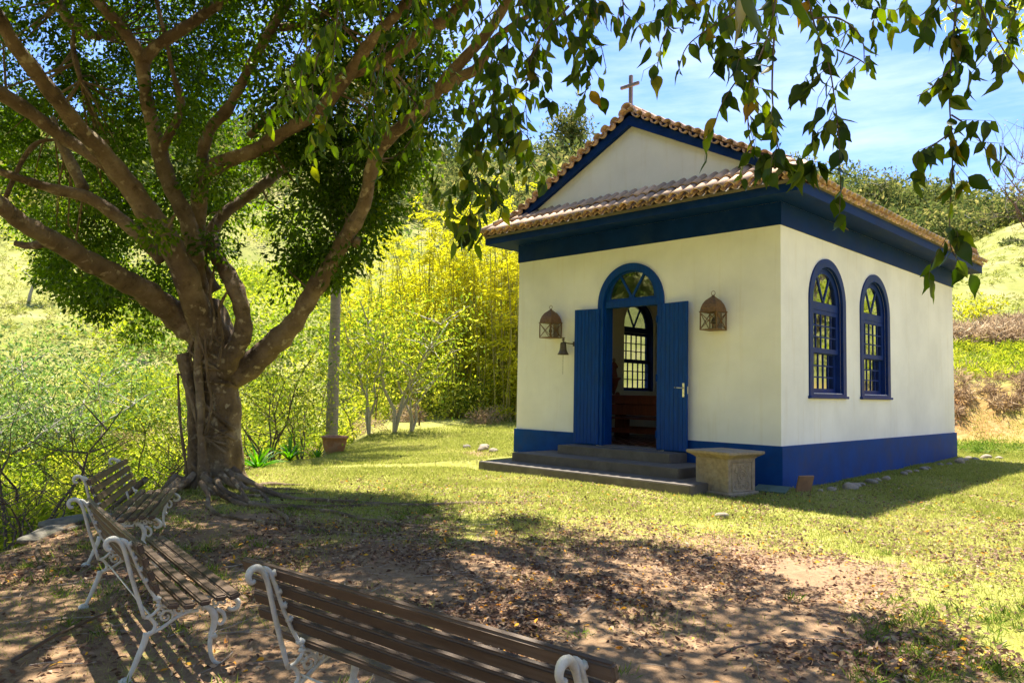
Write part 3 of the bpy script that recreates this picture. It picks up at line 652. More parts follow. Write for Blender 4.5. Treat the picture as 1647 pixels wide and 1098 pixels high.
def rock_mesh(seed, flat=.6):
    r = random.Random(seed); bm = bmesh.new(); bmesh.ops.create_icosphere(bm, subdivisions=3, radius=1)
    a, b_, c_ = [r.uniform(0, 6) for _ in range(3)]
    for v in bm.verts:
        p = v.co; k = 1+.16*math.sin(p.x*2.2+a)*math.cos(p.y*2+b_)+.10*math.sin(p.z*3+c_+p.x*2); v.co = Vector((p.x*k, p.y*k*.8, p.z*k*flat))
    for f in bm.faces: f.smooth = True
    me = bpy.data.meshes.new('rock'); bm.to_mesh(me); bm.free(); me.materials.append(M['rock']); return me
RM = [rock_mesh(i) for i in range(5)]
def rock(x, y, s, label, group=None, rz=None, z=None, name='rock'):
    o = link(name, random.choice(RM)); o.location = (x, y, (gz(x, y) if z is None else z)+s*.25); o.scale = (s, s, s); o.rotation_euler = (random.uniform(-.2, .2), random.uniform(-.2, .2), rz if rz is not None else random.uniform(0, 6))
    return tag(o, label, 'rock', group)
rr = [(.52, .52, .085), (.45, .30, .055), (.60, 1.02, .13), (.53, 1.30, .10), (.50, 1.55, .085), (.50, 1.78, .065), (.50, 2.22, .10), (.48, 2.5, .07), (.52, 2.78, .085), (.46, 3.0, .07), (.45, 3.9, .075), (.42, 4.2, .08), (.45, 4.55, .06), (.42, 5.1, .09), (.40, 5.35, .07), (.35, 6.3, .08), (.42, 6.7, .07), (.45, 7.3, .13), (.40, 7.8, .10), (.5, 8.3, .09), (.3, 8.55, .08), (.55, 8.95, .12), (.75, 9.2, .09)]
for i, (x, y, s) in enumerate(rr):
    lb = {0: 'small stone touching the leaning brown slab at the chapel corner', 2: 'largest pale stone in the side wall row, just right of the leaning slab', 3: 'tan stone behind the large pale one in the side wall row', 6: 'rounded light stone below the first side window', 17: 'grey stone near the far corner of the side wall, biggest of the far ones', 21: 'stone just past the far corner of the chapel plinth', 22: 'last stone of the row, out in the sun beyond the chapel'}.get(i)
    rock(x, y, s, lb or 'small worn stone half sunk in the grass along the chapel side wall', None if lb else 'stones edging the side wall')
for (x, y, s, lb) in ((-6.25, -.25, .13, 'tan rounded stone nearest the left corner of the chapel plinth'), (-6.6, .1, .11, 'pale flat stone left of the steps, middle of a loose trio'), (-6.9, -.1, .10, 'small pale stone left of the steps, farthest from the chapel'), (-5.85, -.35, .10, 'orange brown stone touching the chapel plinth by the steps')):
    rock(x, y, s, lb)
rock(.61, -2.82, .10, 'flat white stone sunk in the sunny lawn before the pedestal', z=-.04)
for (u_, v_, s_, nm_, lb_, rz_) in ((165, 842, .40, 'boulder', 'flat grey boulder at the slope edge just behind the far bench', .9), (95, 856, .30, 'boulder', 'low grey rock at the slope edge left of the flat boulder', 2.0)):
    p_ = at_z(u_, v_, -.12); me_ = RM[1].copy(); me_.materials.clear(); me_.materials.append(M['boulder']); o_ = link(nm_, me_); o_.location = (p_.x, p_.y, -.15); o_.scale = (s_*1.5, s_*.8, s_*.5); o_.rotation_euler = (0, .1, rz_); tag(o_, lb_, 'rock')

# ---- pews and statue inside
def pew(x0, x1, y, label):
    t = empty('pew', ((x0+x1)/2, y, .464), label=label, cat='pew', group='wooden pews inside the chapel'); w = (x1-x0)
    MB().box((0, .0, .80), (w-.06, .03, .16)).build('backrest', M['wood'], t, bevel=.005)
    MB().box((0, .02, .60), (w-.06, .022, .22)).build('backrest', M['wood'], t, bevel=.004)
    MB().box((0, -.03, .885), (w-.06, .09, .03)).build('book_rest', M['wood'], t, bevel=.005)
    MB().box((0, .22, .42), (w-.06, .40, .035)).build('seat', M['wood'], t, bevel=.006)
    MB().box((0, .16, .16), (w-.06, .03, .10)).build('kneeler_rail', M['wood'], t, bevel=.004)
    for s_ in (-1, 1):
        poly = [(-.10, 0), (.42, 0), (.42, .42), (.10, .48), (.05, .90), (.02, .96), (-.04, .97), (-.08, .92), (-.07, .45)]
        me = MB().prism(poly, -.022, .022, lambda p, q, tt: (s_*(w/2-.02)+tt, p, q)).build('end_panel', M['wood'], t, bevel=.006)
pew(-5.28, -3.35, 2.0, 'left hand pew nearest the open chapel door')
pew(-5.28, -3.35, 2.95, 'left hand pew second from the open chapel door')
pew(-2.2, -.28, 2.0, 'right hand pew nearest the open chapel door')
pew(-2.2, -.28, 2.95, 'right hand pew second from the open chapel door')
st_ = empty('statue_shelf', (-BW+TH+.1, 2.72, 1.75), label='small dark wooden bracket shelf on the inner wall carrying a figurine', cat='shelf')
MB().lathe([(0, -.38), (.03, -.36), (.05, -.28), (.09, -.18), (.11, -.08), (.16, -.03), (.17, 0), (0, 0.005)], n=14).build('bracket', M['wood'], st_, smooth=True)
fg = empty('figurine', (-BW+TH+.1, 2.72, 1.757), label='small robed figurine standing on the bracket shelf beside the inner window', cat='figurine')
MB().lathe([(0, 0), (.09, 0), (.085, .04), (.06, .14), (.065, .22), (.075, .28), (.04, .33), (.022, .345), (0, .35)], n=14).build('robe', M['wood'], fg, smooth=True)
MB().lathe([(0, .34), (.03, .35), (.04, .385), (.03, .42), (0, .43)], n=12).build('head', M['greywood'], fg, smooth=True)
for s_ in (-1, 1): MB().tube([(0, s_*.07, .28), (.05, s_*.06, .22), (.09, s_*.01, .25)], [.022, .02, .014], 8).build('arm', M['wood'], fg, smooth=True)

# ---------------------------------------------------------------- benches
# end frame profile: s forwards from the rear foot, z up
def bench(name_label, near, far, group='white iron and brown slat garden benches'):
    near = Vector(near); far = Vector(far); ax = (far-near); Ln = ax.length; ax.normalize()
    t = empty('garden_bench', (*(near+far).to_2d()/2, gz(*((near+far).to_2d()/2))) if False else ((near.x+far.x)/2, (near.y+far.y)/2, gz((near.x+far.x)/2, (near.y+far.y)/2)), math.atan2(ax.y, ax.x), label=name_label, cat='bench', group=group)
    return t, Ln
def spiral(c, r0, r1, a0, a1, n=14): return [(c[0]+(r0+(r1-r0)*i/(n-1))*math.cos(a0+(a1-a0)*i/(n-1)), c[1]+(r0+(r1-r0)*i/(n-1))*math.sin(a0+(a1-a0)*i/(n-1))) for i in range(n)]
def end_frame(x, sgn):
    """sgn: +1 bench front is +y in bench space"""
    mb = MB(); Pp = lambda P: [(x, sgn*(s-max(z-.335, 0)*.18), z*.935) for s, z in P]
    def bar(P, R, n=7):
        R = [r_*.86 for r_ in R] if hasattr(R, '__len__') else R*.9
        Q = smooth_path([(*p, 0) for p in P], 3); RR = np.interp(np.linspace(0, 1, len(Q)), np.linspace(0, 1, len(R)), R) if hasattr(R, '__len__') else [R]*len(Q)
        mb.tube(Pp([(q[0], q[1]) for q in Q]), list(RR), n)
    bar([(.075, .335), (.06, .45), (.045, .58), (.035, .70), (.022, .755), (-.003, .780), (-.033, .775), (-.048, .750), (-.040, .725), (-.022, .728)], [.012, .013, .013, .013, .015, .018, .017, .015, .013, .011], 8)
    bar([(.16, .40), (.13, .46), (.09, .58), (.065, .70), (.045, .76), (.02, .775)], [.011, .010, .010, .011, .013, .012])
    bar([(.075, .335), (.115, .345), (.15, .375), (.165, .40)], .010)
    for (s, z) in ((.068, .745), (.085, .665), (.10, .60), (.115, .535), (.15, .43)): mb.tube(Pp([(s-.02, z), (s, z+.002), (s+.016, z-.004)]), [.008, .015, .010], 7)
    # notch and rear leg
    bar([(.075, .335), (.10, .33), (.125, .30), (.128, .27), (.11, .245), (.085, .24)], [.011, .011, .012, .012, .013, .016])
    bar([(.09, .25), (.08, .20), (.055, .13), (.03, .06), (.01, .015)], [.021, .020, .018, .015, .013], 8)
    mb.tube(Pp([(.01, .018), (-.008, .008), (-.02, .0)]), [.017, .022, .016], 8); mb.box((x, sgn*.0, .006), (.045, .06, .014))
    # seat arch, from notch to front leg
    bar([(.10, .245), (.16, .265), (.22, .305), (.28, .33), (.34, .335)], [.014, .012, .011, .011, .012])
    bar([(.14, .395), (.22, .378), (.30, .383), (.38, .395), (.46, .402), (.52, .385), (.55, .355), (.545, .32), (.515, .31), (.495, .325)], [.011, .011, .011, .012, .013, .015, .017, .017, .013, .010], 8)
    for c, r, a in (((.18, .325), .038, 0), ((.245, .348), .026, 1.5), ((.30, .358), .02, 3), ((.155, .36), .022, 4), ((.375, .362), .024, 1), ((.43, .368), .024, 4), ((.475, .365), .018, 2)):
        bar(spiral(c, r, r*.25, a, a+7.2, 11), [.009, .006])
    for a, b_ in (((.21, .31), (.19, .38)), ((.27, .33), (.26, .38)), ((.33, .335), (.35, .385)), ((.36, .33), (.41, .39))): bar([a, ((a[0]+b_[0])/2+.012, (a[1]+b_[1])/2), b_], .007, 5)
    # front leg: cabriole
    bar([(.36, .355), (.40, .335), (.425, .29), (.425, .235), (.41, .17), (.41, .10), (.425, .045), (.45, .015), (.48, .008)], [.016, .022, .024, .021, .016, .013, .012, .014, .011], 8)
    mb.tube(Pp([(.40, .185), (.425, .178), (.44, .165)]), [.014, .02, .012], 7)
    bar([(.43, .33), (.47, .30), (.48, .26), (.46, .235), (.44, .25)], [.012, .014, .012, .009, .007])
    return mb
def make_bench(label, near, far, sgn=1, ov=.14, sh=0):
    t, Ln = bench(label, near, far)
    e = end_frame(0, sgn).mesh('end_frame', smooth=True); e.materials.append(M['iron'])
    for x in (-Ln/2, Ln/2): o = link('end_frame', e, t); o.location = (x, 0, 0)
    tot = Ln+2*ov
    for (s, z, ang) in ((.088, .742, 1.33), (.102, .667, 1.36), (.118, .592, 1.38), (.133, .517, 1.38)):
        o = MB().box((0, 0, 0), (tot, .056, .030)).build('back_slat', M['slat'], t, bevel=.008, seg=3, smooth=False); o.location = (sh+random.uniform(-.008, .008), sgn*(s-max(z-.335, 0)*.18), z*.935); o.rotation_euler = (sgn*(ang+.57), 0, 0)
    for (s, z, ang) in ((.185, .412, .06), (.262, .402, .0), (.34, .410, -.04), (.418, .425, -.02), (.492, .422, -.25)):
        o = MB().box((0, 0, 0), (tot, .057, .030)).build('seat_slat', M['slat'], t, bevel=.008, seg=3); o.location = (sh+random.uniform(-.008, .008), sgn*s, z*.935); o.rotation_euler = (sgn*-ang, 0, 0)
    for s, z in ((.185, .428), (.262, .418), (.34, .426), (.418, .441)):
        for x in (-Ln/2+.012, Ln/2-.012):
            for q in (-.014, .014):
                o = MB().lathe([(.006, 0), (.005, .002), (0, .003)], n=8).build('screw', M['bronze'], t); o.location = (x+(.03 if x < 0 else -.03), sgn*(s+q), z*.935+.001)
    # tie bar between the ends
    MB().tube([(-Ln/2, sgn*.14, .27), (Ln/2, sgn*.14, .27)], .005, 6).build('tie_bar', M['iron'], t)
    return t
make_bench('garden bench seen end on in the middle left, its slat ends facing the camera', (1.06, -9.50), (-.51, -9.25), -1)
make_bench('farthest garden bench at the slope edge, nearest the big tree trunk', (-1.73, -8.89), (-3.17, -8.17), -1)
make_bench('nearest garden bench seen from behind, cut off by the bottom of the photo', (2.325, -9.375), (3.85, -9.245), 1, .175, -.075).scale.z = 1.03

# ---------------------------------------------------------------- leaf clouds
def rand_dirs(n, down=0.):
    v = RNG.normal(size=(n, 3)); v[:, 2] -= down; return unit(v)
def leaves_geo(P, D, S, width=.42, kind=2, flat=0.):
    """P tips origin (n,3), D direction along the leaf, S lengths.  kind 2: folded rhombus, 3: pointed oval"""
    n = len(P); Nn = RNG.normal(size=(n, 3)); Nn[:, 2] += flat*3; side_ = unit(np.cross(D, Nn)); up_ = unit(np.cross(side_, D)); S = S[:, None]
    if kind == 2:
        V = np.stack([P, P+D*S*.42+side_*S*width*.5+up_*S*.07, P+D*S, P+D*S*.42-side_*S*width*.5+up_*S*.07], 1); k = 4
        F = np.array([[0, 1, 2], [0, 2, 3]])
    else:
        V = np.stack([P, P+D*S*.28+side_*S*width*.46+up_*S*.06, P+D*S*.62+side_*S*width*.38+up_*S*.02, P+D*S*1.0-up_*S*.10, P+D*S*.62-side_*S*width*.38+up_*S*.02, P+D*S*.28-side_*S*width*.46+up_*S*.06, P+D*S*.5-up_*S*.03], 1); k = 7
        F = np.array([[0, 1, 6], [1, 2, 6], [2, 3, 6], [3, 4, 6], [4, 5, 6], [5, 0, 6]])
    FF = (F[None]+(np.arange(n)*k)[:, None, None]).reshape(-1, 3)
    return V.reshape(-1, 3), FF, k
def leaf_mesh(name, P, D, S, mat, rnd=None, **k):
    V, F, kk = leaves_geo(P, D, S, **k); rnd = RNG.random(len(P)) if rnd is None else rnd
    return np_mesh(name, V, F, mat, np.repeat(rnd, kk))
def clump_points(centres, radii, per, shell=.35):
    c = np.repeat(np.asarray(centres), per, 0); r = np.repeat(np.asarray(radii), per); n = len(c)
    d = unit(RNG.normal(size=(n, 3))); rad = (shell+(1-shell)*RNG.random(n))**.6
    return c + d*(r*rad)[:, None]*np.array([1, 1, .75]), d, np.repeat(np.arange(len(centres)), per)

# ---------------------------------------------------------------- the ficus
BASE = Vector((-5.42, -6.35, gz(-5.42, -6.35)))
ficus = empty('ficus_tree', BASE, label='huge old fig tree with ropy roots round its trunk and limbs spreading overhead', cat='tree')
def fparent(o): o.parent = ficus; o.matrix_parent_inverse = Matrix.Translation(BASE).inverted(); return o
LIMBS = []
def limb(pts, name='limb', n=12, knob=.07, save=True, fn=None):
    """pts: (u, v, depth, radius in photo px)"""
    P = [(*at(u, v, d), .76*r*d/FPX) for u, v, d, r in pts] if fn is None else pts
    P = smooth_path(P, 5); V = []
    mb = MB(); R = [max(p[3], .004)*(1+knob*math.sin(i*1.7+p[0]*3)+knob*.6*math.sin(i*.6+p[1]*5)) for i, p in enumerate(P)]
    mb.tube([p[:3] for p in P], R, n)
    for i, v in enumerate(mb.v):
        x, y, z = v; k = .035*math.sin(x*9+z*4)*math.cos(y*8+z*3); r = R[min(i//n, len(R)-1)]; c = Vector(P[min(i//n, len(P)-1)][:3]); mb.v[i] = tuple(c+(Vector(v)-c)*(1+k*1.2+ .05*math.sin(z*11+x*13)))
    if save: LIMBS.append([np.array(p[:3]) for p in P])
    return fparent(mb.build(name, M['bark'], smooth=True))
TD = 11.25
# trunk with fluted base
def trunk():
    prof = [(348, 800, 72), (348, 782, 62), (347, 765, 52), (350, 740, 47), (352, 700, 43), (353, 660, 40), (352, 620, 39), (351, 585, 44), (348, 555, 48), (342, 530, 44), (335, 505, 38), (330, 480, 26)]
    P = smooth_path([(*at(u, v, TD), .79*r*TD/FPX) for u, v, r in prof], 6); n = 48; mb = MB(); vs = []
    for i, p in enumerate(P):
        t = i/(len(P)-1); fl = max(0, 1-t*3.2)
        for k in range(n):
            a = 2*PI*k/n; r = p[3]*(1+fl*.30*abs(math.sin(a*3.5+1+t*2))+.05*math.sin(a*5+t*9)+.035*math.sin(a*9-t*14)+.04*math.sin(t*40+a*2)*(1-fl))
            vs.append((p[0]+r*math.cos(a), p[1]+r*math.sin(a), p[2]))
    m = len(P); mb.add(vs, [(i*n+k, i*n+(k+1) % n, (i+1)*n+(k+1) % n, (i+1)*n+k) for i in range(m-1) for k in range(n)]+[tuple(range((m-1)*n, m*n))])
    fparent(mb.build('trunk', M['bark'], smooth=True))
trunk()
limb([(318, 795, 11.0, 26), (314, 740, 11.0, 16), (311, 690, 11.0, 12), (309, 640, 11.0, 12), (303, 605, 11.05, 14), (297, 580, 11.1, 15), (294, 568, 11.1, 14)], 'stem', n=16)     # second stem, sawn off
limb([(330, 790, 10.75, 14), (326, 740, 10.72, 10), (323, 690, 10.75, 8), (322, 640, 10.8, 9), (318, 590, 10.85, 9), (322, 540, 10.9, 10)], 'root', n=10)
A = TD
limb([(355, 625, A, 34), (368, 600, A, 38), (400, 588, A, 30), (437, 556, A-.1, 25), (472, 520, A-.3, 21), (503, 470, A-.5, 19), (532, 425, A-.7, 18), (560, 375, A-.9, 16), (585, 330, A-1.1, 15), (610, 240, A-1.4, 14), (680, 176, A-1.7, 13), (721, 123, A-1.9, 12), (787, 49, A-2.2, 11), (830, -20, A-2.5, 10), (900, -110, A-3, 9), (980, -230, A-3.6, 8)])
limb([(713, 143, A-1.85, 12), (740, 125, A-2.0, 12), (770, 108, A-2.1, 11), (800, 60, A-2.3, 8), (860, 20, A-2.6, 5)])
limb([(340, 470, A-.1, 20), (322, 430, A-.2, 18), (318, 370, A-.2, 17), (322, 310, A-.3, 17), (330, 275, A-.35, 17)])
limb([(330, 278, A-.35, 17), (365, 258, A-.5, 16), (410, 242, A-.6, 15), (465, 208, A-.8, 14), (516, 176, A-1, 14), (555, 128, A-1.2, 13), (598, 66, A-1.5, 12), (650, 10, A-1.8, 11), (720, -70, A-2.2, 10), (800, -200, A-3, 8)])
limb([(516, 180, A-.9, 13), (560, 120, A-1.1, 15), (619, 98, A-1.3, 14), (664, 66, A-1.5, 14), (720, 30, A-1.8, 13), (760, -10, A-2, 12), (850, -90, A-2.6, 10), (1000, -220, A-3.8, 8)])
limb([(330, 275, A-.35, 14), (326, 245, A-.3, 12), (340, 205, A-.3, 12), (369, 172, A-.3, 11), (402, 107, A-.35, 10), (443, 37, A-.4, 10), (475, -15, A-.5, 9)])
limb([(450, 45, A-.3, 9), (500, 38, A-.3, 8), (540, 12, A-.4, 8), (580, -20, A-.5, 7)])
limb([(338, 540, A-.1, 24), (325, 505, A-.2, 26), (318, 470, A-.3, 24), (312, 410, A-.4, 20), (302, 357, A-.5, 18), (280, 310, A-.5, 17), (263, 270, A-.5, 17), (254, 235, A-.5, 16), (245, 200, A-.5, 14), (237, 164, A-.55, 14), (228, 95, A-.6, 15)])
limb([(230, 100, A-.6, 15), (212, 68, A-.7, 13), (190, 40, A-.8, 12), (148, -10, A-1, 12), (100, -80, A-1.4, 10)])
limb([(232, 95, A-.6, 14), (255, 72, A-.6, 12), (290, 50, A-.6, 12), (330, 22, A-.6, 11), (372, -8, A-.6, 10)])
limb([(258, 245, A-.5, 12), (270, 220, A-.6, 10), (284, 195, A-.6, 9), (291, 160, A-.6, 8), (279, 120, A-.6, 5), (266, 60, A-.6, 4.5), (250, -5, A-.6, 4)])
limb([(345, 560, A-.1, 24), (325, 520, A-.3, 27), (300, 450, A-.7, 27), (270, 385, A-.9, 26), (246, 352, A-1, 24), (212, 305, A-1.2, 22), (176, 258, A-1.5, 20), (123, 200, A-1.9, 18), (74, 137, A-2.3, 17), (29, 80, A-2.7, 15), (-5, 25, A-3, 14), (-60, -60, A-3.4, 12)])
limb([(262, 418, A-.4, 15), (230, 385, A-.6, 15), (190, 350, A-.7, 14), (143, 318, A-.9, 13), (82, 303, A-1.2, 10), (33, 287, A-1.5, 9), (-20, 270, A-1.8, 8)])
limb([(246, 352, A-.6, 14), (200, 300, A-.9, 14), (164, 262, A-1.3, 14), (102, 221, A-1.5, 14), (53, 184, A-1.8, 15), (0, 150, A-2.2, 15), (-50, 120, A-2.6, 14)])
limb([(135, 305, A-.7, 12), (118, 270, A-.6, 11), (98, 228, A-.5, 9), (85, 190, A-.3, 6)])
limb([(345, 548, A, 30), (318, 530, A-.08, 33), (290, 512, A-.2, 32), (262, 490, A-.5, 27), (225, 464, A-.9, 24), (180, 440, A-1.4, 22), (131, 413, A-1.9, 21), (82, 384, A-2.4, 20), (39, 360, A-2.9, 19), (0, 331, A-3.3, 18), (-60, 290, A-3.9, 16)])
limb([(70, 392, A-2.2, 9), (45, 395, A-2.2, 8), (25, 391, A-2.2, 6)], save=False)
limb([(362, 600, A-.15, 20), (372, 572, A-.3, 21), (388, 545, A-.35, 19), (392, 515, A-.4, 18), (382, 475, A-.4, 18), (366, 440, A-.3, 17), (350, 415, A-.2, 15), (340, 380, A, 14), (355, 350, A+.2, 13), (385, 325, A+.4, 12), (420, 300, A+.5, 11), (470, 260, A+.8, 9)], n=14)
limb([(400, 220, A, 8), (440, 180, A, 9), (480, 140, A, 9), (508, 110, A, 8), (530, 60, A, 6)])
limb([(160, 60, A+.3, 9), (125, 45, A+.3, 11), (95, 10, A+.2, 12), (70, -30, A, 12)])
limb([(130, 130, A+.3, 5), (118, 80, A+.3, 6), (122, 52, A+.3, 7)])
limb([(90, 225, A-.2, 3), (60, 230, A-.3, 5), (35, 260, A-.4, 5), (8, 320, A-.5, 5)], save=False)
limb([(572, 393, A-.85, 9), (576, 384, A-.95, 6)], save=False)
# aerial roots wrapped round the trunk
def wrap(u0, v0, v1, turns, r0, ph, nm='aerial_root'):
    P = []
    for i in range(16):
        t = i/15; v = v0+(v1-v0)*t; c = at(351, v, TD); rad = np.interp(v, [480, 530, 560, 620, 700, 740, 790], [28, 46, 50, 41, 44, 50, 66])*TD/FPX*.88
        a = ph+turns*2*PI*t; P.append((c.x+rad*math.cos(a), c.y+rad*math.sin(a), c.z, r0*(1+.3*math.sin(i))))
    P = smooth_path(P, 3); mb = MB(); mb.tube([p[:3] for p in P], [p[3] for p in P], 6); return fparent(mb.build(nm, M['bark'], smooth=True))
for (v0, v1, tr, r0, ph) in ((560, 610, .35, .022, 4.3), (600, 690, .45, .028, 3.7), (640, 725, .4, .022, 3.6), (690, 712, .3, .018, 4.3), (700, 700, .35, .014, 4.2), (565, 640, -.4, .018, 5.6), (612, 616, .35, .012, 4.0), (625, 633, .3, .010, 4.2), (650, 705, .42, .020, 3.9), (720, 775, .3, .03, 4.1), (520, 580, .3, .02, 4.0), (540, 700, -.25, .02, 4.9), (480, 560, .3, .022, 4.2), (500, 620, -.2, .018, 4.6), (585, 600, .45, .012, 3.8), (740, 690, .35, .014, 4.0), (760, 600, .12, .026, 4.35), (780, 560, -.1, .02, 4.9), (600, 540, .3, .014, 4.2)):
    wrap(0, v0, v1, tr, r0, ph)
for (pts) in ([(290, 600), (306, 640), (318, 690), (322, 720)], [(330, 540), (333, 600), (340, 650), (330, 700)], [(345, 430), (338, 470), (345, 510), (338, 560)], [(310, 430), (322, 480), (318, 530), (330, 570)], [(365, 470), (352, 500), (358, 540), (350, 590)], [(286, 600), (290, 680), (300, 760), (296, 785)]):
    limb([(u, v, TD-.52, 3) for u, v in pts], 'aerial_root', 6, .2, False)
# surface roots
def sroot(a, L_, r0, seed, nm='surface_root', start=.45, wig=.55):
    r = random.Random(seed); x, y = BASE.x+math.cos(a)*start, BASE.y+math.sin(a)*start; P = []
    n = int(L_/.28)+2
    for i in range(n):
        t = i/(n-1); rad = r0*(1-t)**.8+.008; P.append((x, y, gz(x, y)+rad*(.35 if t < .8 else -.3)+ (.22*(1-t*4)**2 if t < .25 else 0), rad)); a += r.uniform(-wig, wig); x += math.cos(a)*.28; y += math.sin(a)*.28
    P = smooth_path(P, 3); mb = MB(); mb.tube([p[:3] for p in P], [p[3]*(1+.15*math.sin(i*1.3)) for i, p in enumerate(P)], 8); return fparent(mb.build(nm, M['bark'], smooth=True))
for i, a in enumerate(np.linspace(-2.6, 1.0, 9)): sroot(a+random.uniform(-.1, .1), random.uniform(.9, 2.4), random.uniform(.03, .065), i, start=.36)
for i in range(9): sroot(random.uniform(-1.2, .15), random.uniform(2.5, 5), random.uniform(.022, .036), 50+i, start=random.uniform(.6, 1.2), wig=.38)

# crown of the fig, small leaves seen from afar
def crown():
    bu = [-150, 0, 25, 60, 100, 215, 290, 330, 400, 470, 520, 560, 600, 650, 700, 730]
    bv = [330, 350, 410, 470, 530, 560, 535, 430, 400, 480, 490, 440, 400, 330, 290, 170]
    C_, Rr = [], []; r = random.Random(3)
    while len(C_) < 700:
        u, v = r.uniform(-170, 715), r.uniform(-260, 560)
        if v > np.interp(u, bu, bv)-18: continue
        if v < 130 and 470 < u < 600 and r.random() < .55: continue
        if 440 > v > 250 and u < 60 and r.random() < .65: continue
        lo, hi = (11.9, 15.6) if u < 430 else (10.6, 11.8)
        if r.random() < .05: lo, hi = 9.6, 11
        if v < 0 and u > 420: lo, hi = 8.5, 11
        C_.append(at(u, v, r.uniform(lo, hi))); Rr.append(r.uniform(.28, .55))
    C_ = np.array(C_); Rr = np.array(Rr)
    P, d, ci = clump_points(C_, Rr, 215, .1); n = len(P)
    D = unit(d*.7+rand_dirs(n, .9)*.9); S = RNG.uniform(.07, .115, n)
    base = RNG.random(len(C_)); rnd = np.clip(base[ci]*.45+RNG.random(n)*.55, 0, 1)
    fparent(link('crown', leaf_mesh('crown', P, D, S, M['ficus'], rnd, width=.46), kind='stuff'))
    # sprays of twigs reaching from the limbs to the clumps
    mb = MB(); LP = np.vstack(LIMBS)
    for c in C_[::3]:
        q = LP[np.argmin(((LP-c)**2).sum(1))]
        if np.linalg.norm(q-c) < 3.2: m = (q+c)/2+RNG.normal(size=3)*.12; mb.tube([q, m, c], [.02, .013, .005], 4, False)
    fparent(mb.build('twigs', M['bark'], kind='stuff'))
crown()
# crown over the foreground; it throws the shade the benches stand in
def over_crown():
    fb_u = [-3000, 300, 430, 640, 700, 840, 1050, 1030, 1180, 1300, 1450, 1560, 1700, 2600]; fb_u = sorted(fb_u)
    fb_v = [800, 800, 802, 806, 838, 836, 868, 858, 905, 945, 990, 1005, 1050, 1200]
    holes = [(180, 1010, 60, 12), (60, 905, 50, 9), (420, 860, 60, 9), (700, 905, 40, 9), (640, 1010, 60, 12), (340, 950, 40, 9), (800, 870, 60, 9), (1180, 1010, 50, 13), (1400, 1040, 50, 12), (1000, 960, 40, 9), (525, 905, 95, 22), (1010, 905, 45, 14), (1120, 955, 60, 15), (1010, 1005, 60, 14), (330, 840, 60, 10), (860, 930, 60, 10), (1560, 1060, 70, 16), (270, 905, 40, 8), (90, 985, 50, 9), (760, 985, 45, 10), (1300, 1050, 60, 14), (560, 830, 50, 6), (950, 1060, 60, 12)]
    C_, Rr = [], []; r = random.Random(5)
    xs = np.arange(-9, 11, .42)
    for gx_ in xs:
        for gy in np.arange(-17, -2.5, .42):
            x, y = gx_+r.uniform(-.15, .15), gy+r.uniform(-.15, .15); w = (x-CAM[0])*FW[0]+(y-CAM[1])*FW[1]+(-.05-CAM[2])*FW[2]
            if w > .8:
                u, v, w = pix(np.array([x]), np.array([y]), np.array([-.05])); u, v = float(u[0]), float(v[0])
                if v < np.interp(u, fb_u, fb_v)+ (.25*FPX/float(w[0])*1.4/float(w[0])) : continue
                if any(((u-a)/c)**2+((v-b_)/e)**2 < 1 for a, b_, c, e in holes): continue
            if r.random() < .05: continue
            z0 = r.uniform(5.5, 8.5)
            for z in np.arange(z0, 12.5, .4):
                p = np.array([x, y, -.05])+SUNV*(z/SUNV[2]); uu, vv, ww_ = pix(*[np.array([q]) for q in p])
                if ww_[0] < .5 or vv[0] < -60 or uu[0] > 1750 or uu[0] < -150: break
            else: continue
            C_.append(p); Rr.append(r.uniform(.30, .42))
    C_ = np.array(C_); P, d, ci = clump_points(C_, np.array(Rr)*1.15, 118, .1); n = len(P)
    D = unit(d*.6+rand_dirs(n, .8)); S = RNG.uniform(.12, .18, n)
    fparent(link('overhead_crown', leaf_mesh('overhead_crown', P, D, S, M['ficus'], None, width=.5), kind='stuff'))
over_crown()
for pts in ([(-1.2, -6.6, 6.6, .09), (.8, -7.2, 7.2, .08), (3, -8.2, 7.6, .06), (5.5, -9, 7.8, .045), (8, -9.8, 7.9, .03)], [(-2.4, -7.6, 6.2, .09), (-.5, -9, 6.6, .07), (2, -10.6, 7, .06), (4.5, -12.5, 7.2, .04)], [(2, -7.8, 7.4, .06), (3.4, -6.2, 8.0, .045), (5.2, -5.2, 8.3, .03)]):
    limb(pts, save=False, fn=1)

# hanging sprays of large leaves in front
SPR = []; HL = []     # leaves: point, direction, size
def drop_leaf(p, spread=.5, s=1.):
    if random.random() < .08: return
    d = Vector((random.gauss(0, spread), random.gauss(0, spread), -1)).normalized(); HL.append((Vector(p), d, random.uniform(.055, .100)*s))
twig_mb = MB()
def strand(pts, step=.045, side_=.5, s=1., spread=.5, r0=.0035, sidelen=.16):
    P = [at(u, v, d) for u, v, d in pts]; P = [Vector(q[:3]) for q in smooth_path([(*p, 0) for p in P], 6)]
    n = len(P); twig_mb.tube(P, [r0*(1-.75*i/n)+.0006 for i in range(n)], 5)
    acc = 0
    for i in range(1, n):
        seg = (P[i]-P[i-1]); acc += seg.length; dirn = seg.normalized()
        while acc > step:
            acc -= step*random.uniform(.7, 1.3); p = P[i]-seg*random.random()
            if random.random() < side_:
                d = (dirn*.4+Vector((random.gauss(0, .8), random.gauss(0, .8), -.25))).normalized(); q1 = p+d*sidelen*random.uniform(.4, 1); q2 = q1+Vector((d.x*.3, d.y*.3, -1)).normalized()*sidelen*.6*random.random()
                twig_mb.tube([p, q1, q2], [.0016, .0012, .0006], 4, False)
                for t in np.linspace(.25, 1, random.randint(2, 5)): drop_leaf(p.lerp(q1, t), spread, s)
                for t in (.5, 1): drop_leaf(q1.lerp(q2, t), spread, s)
            else: drop_leaf(p, spread, s)
D3 = 3.1
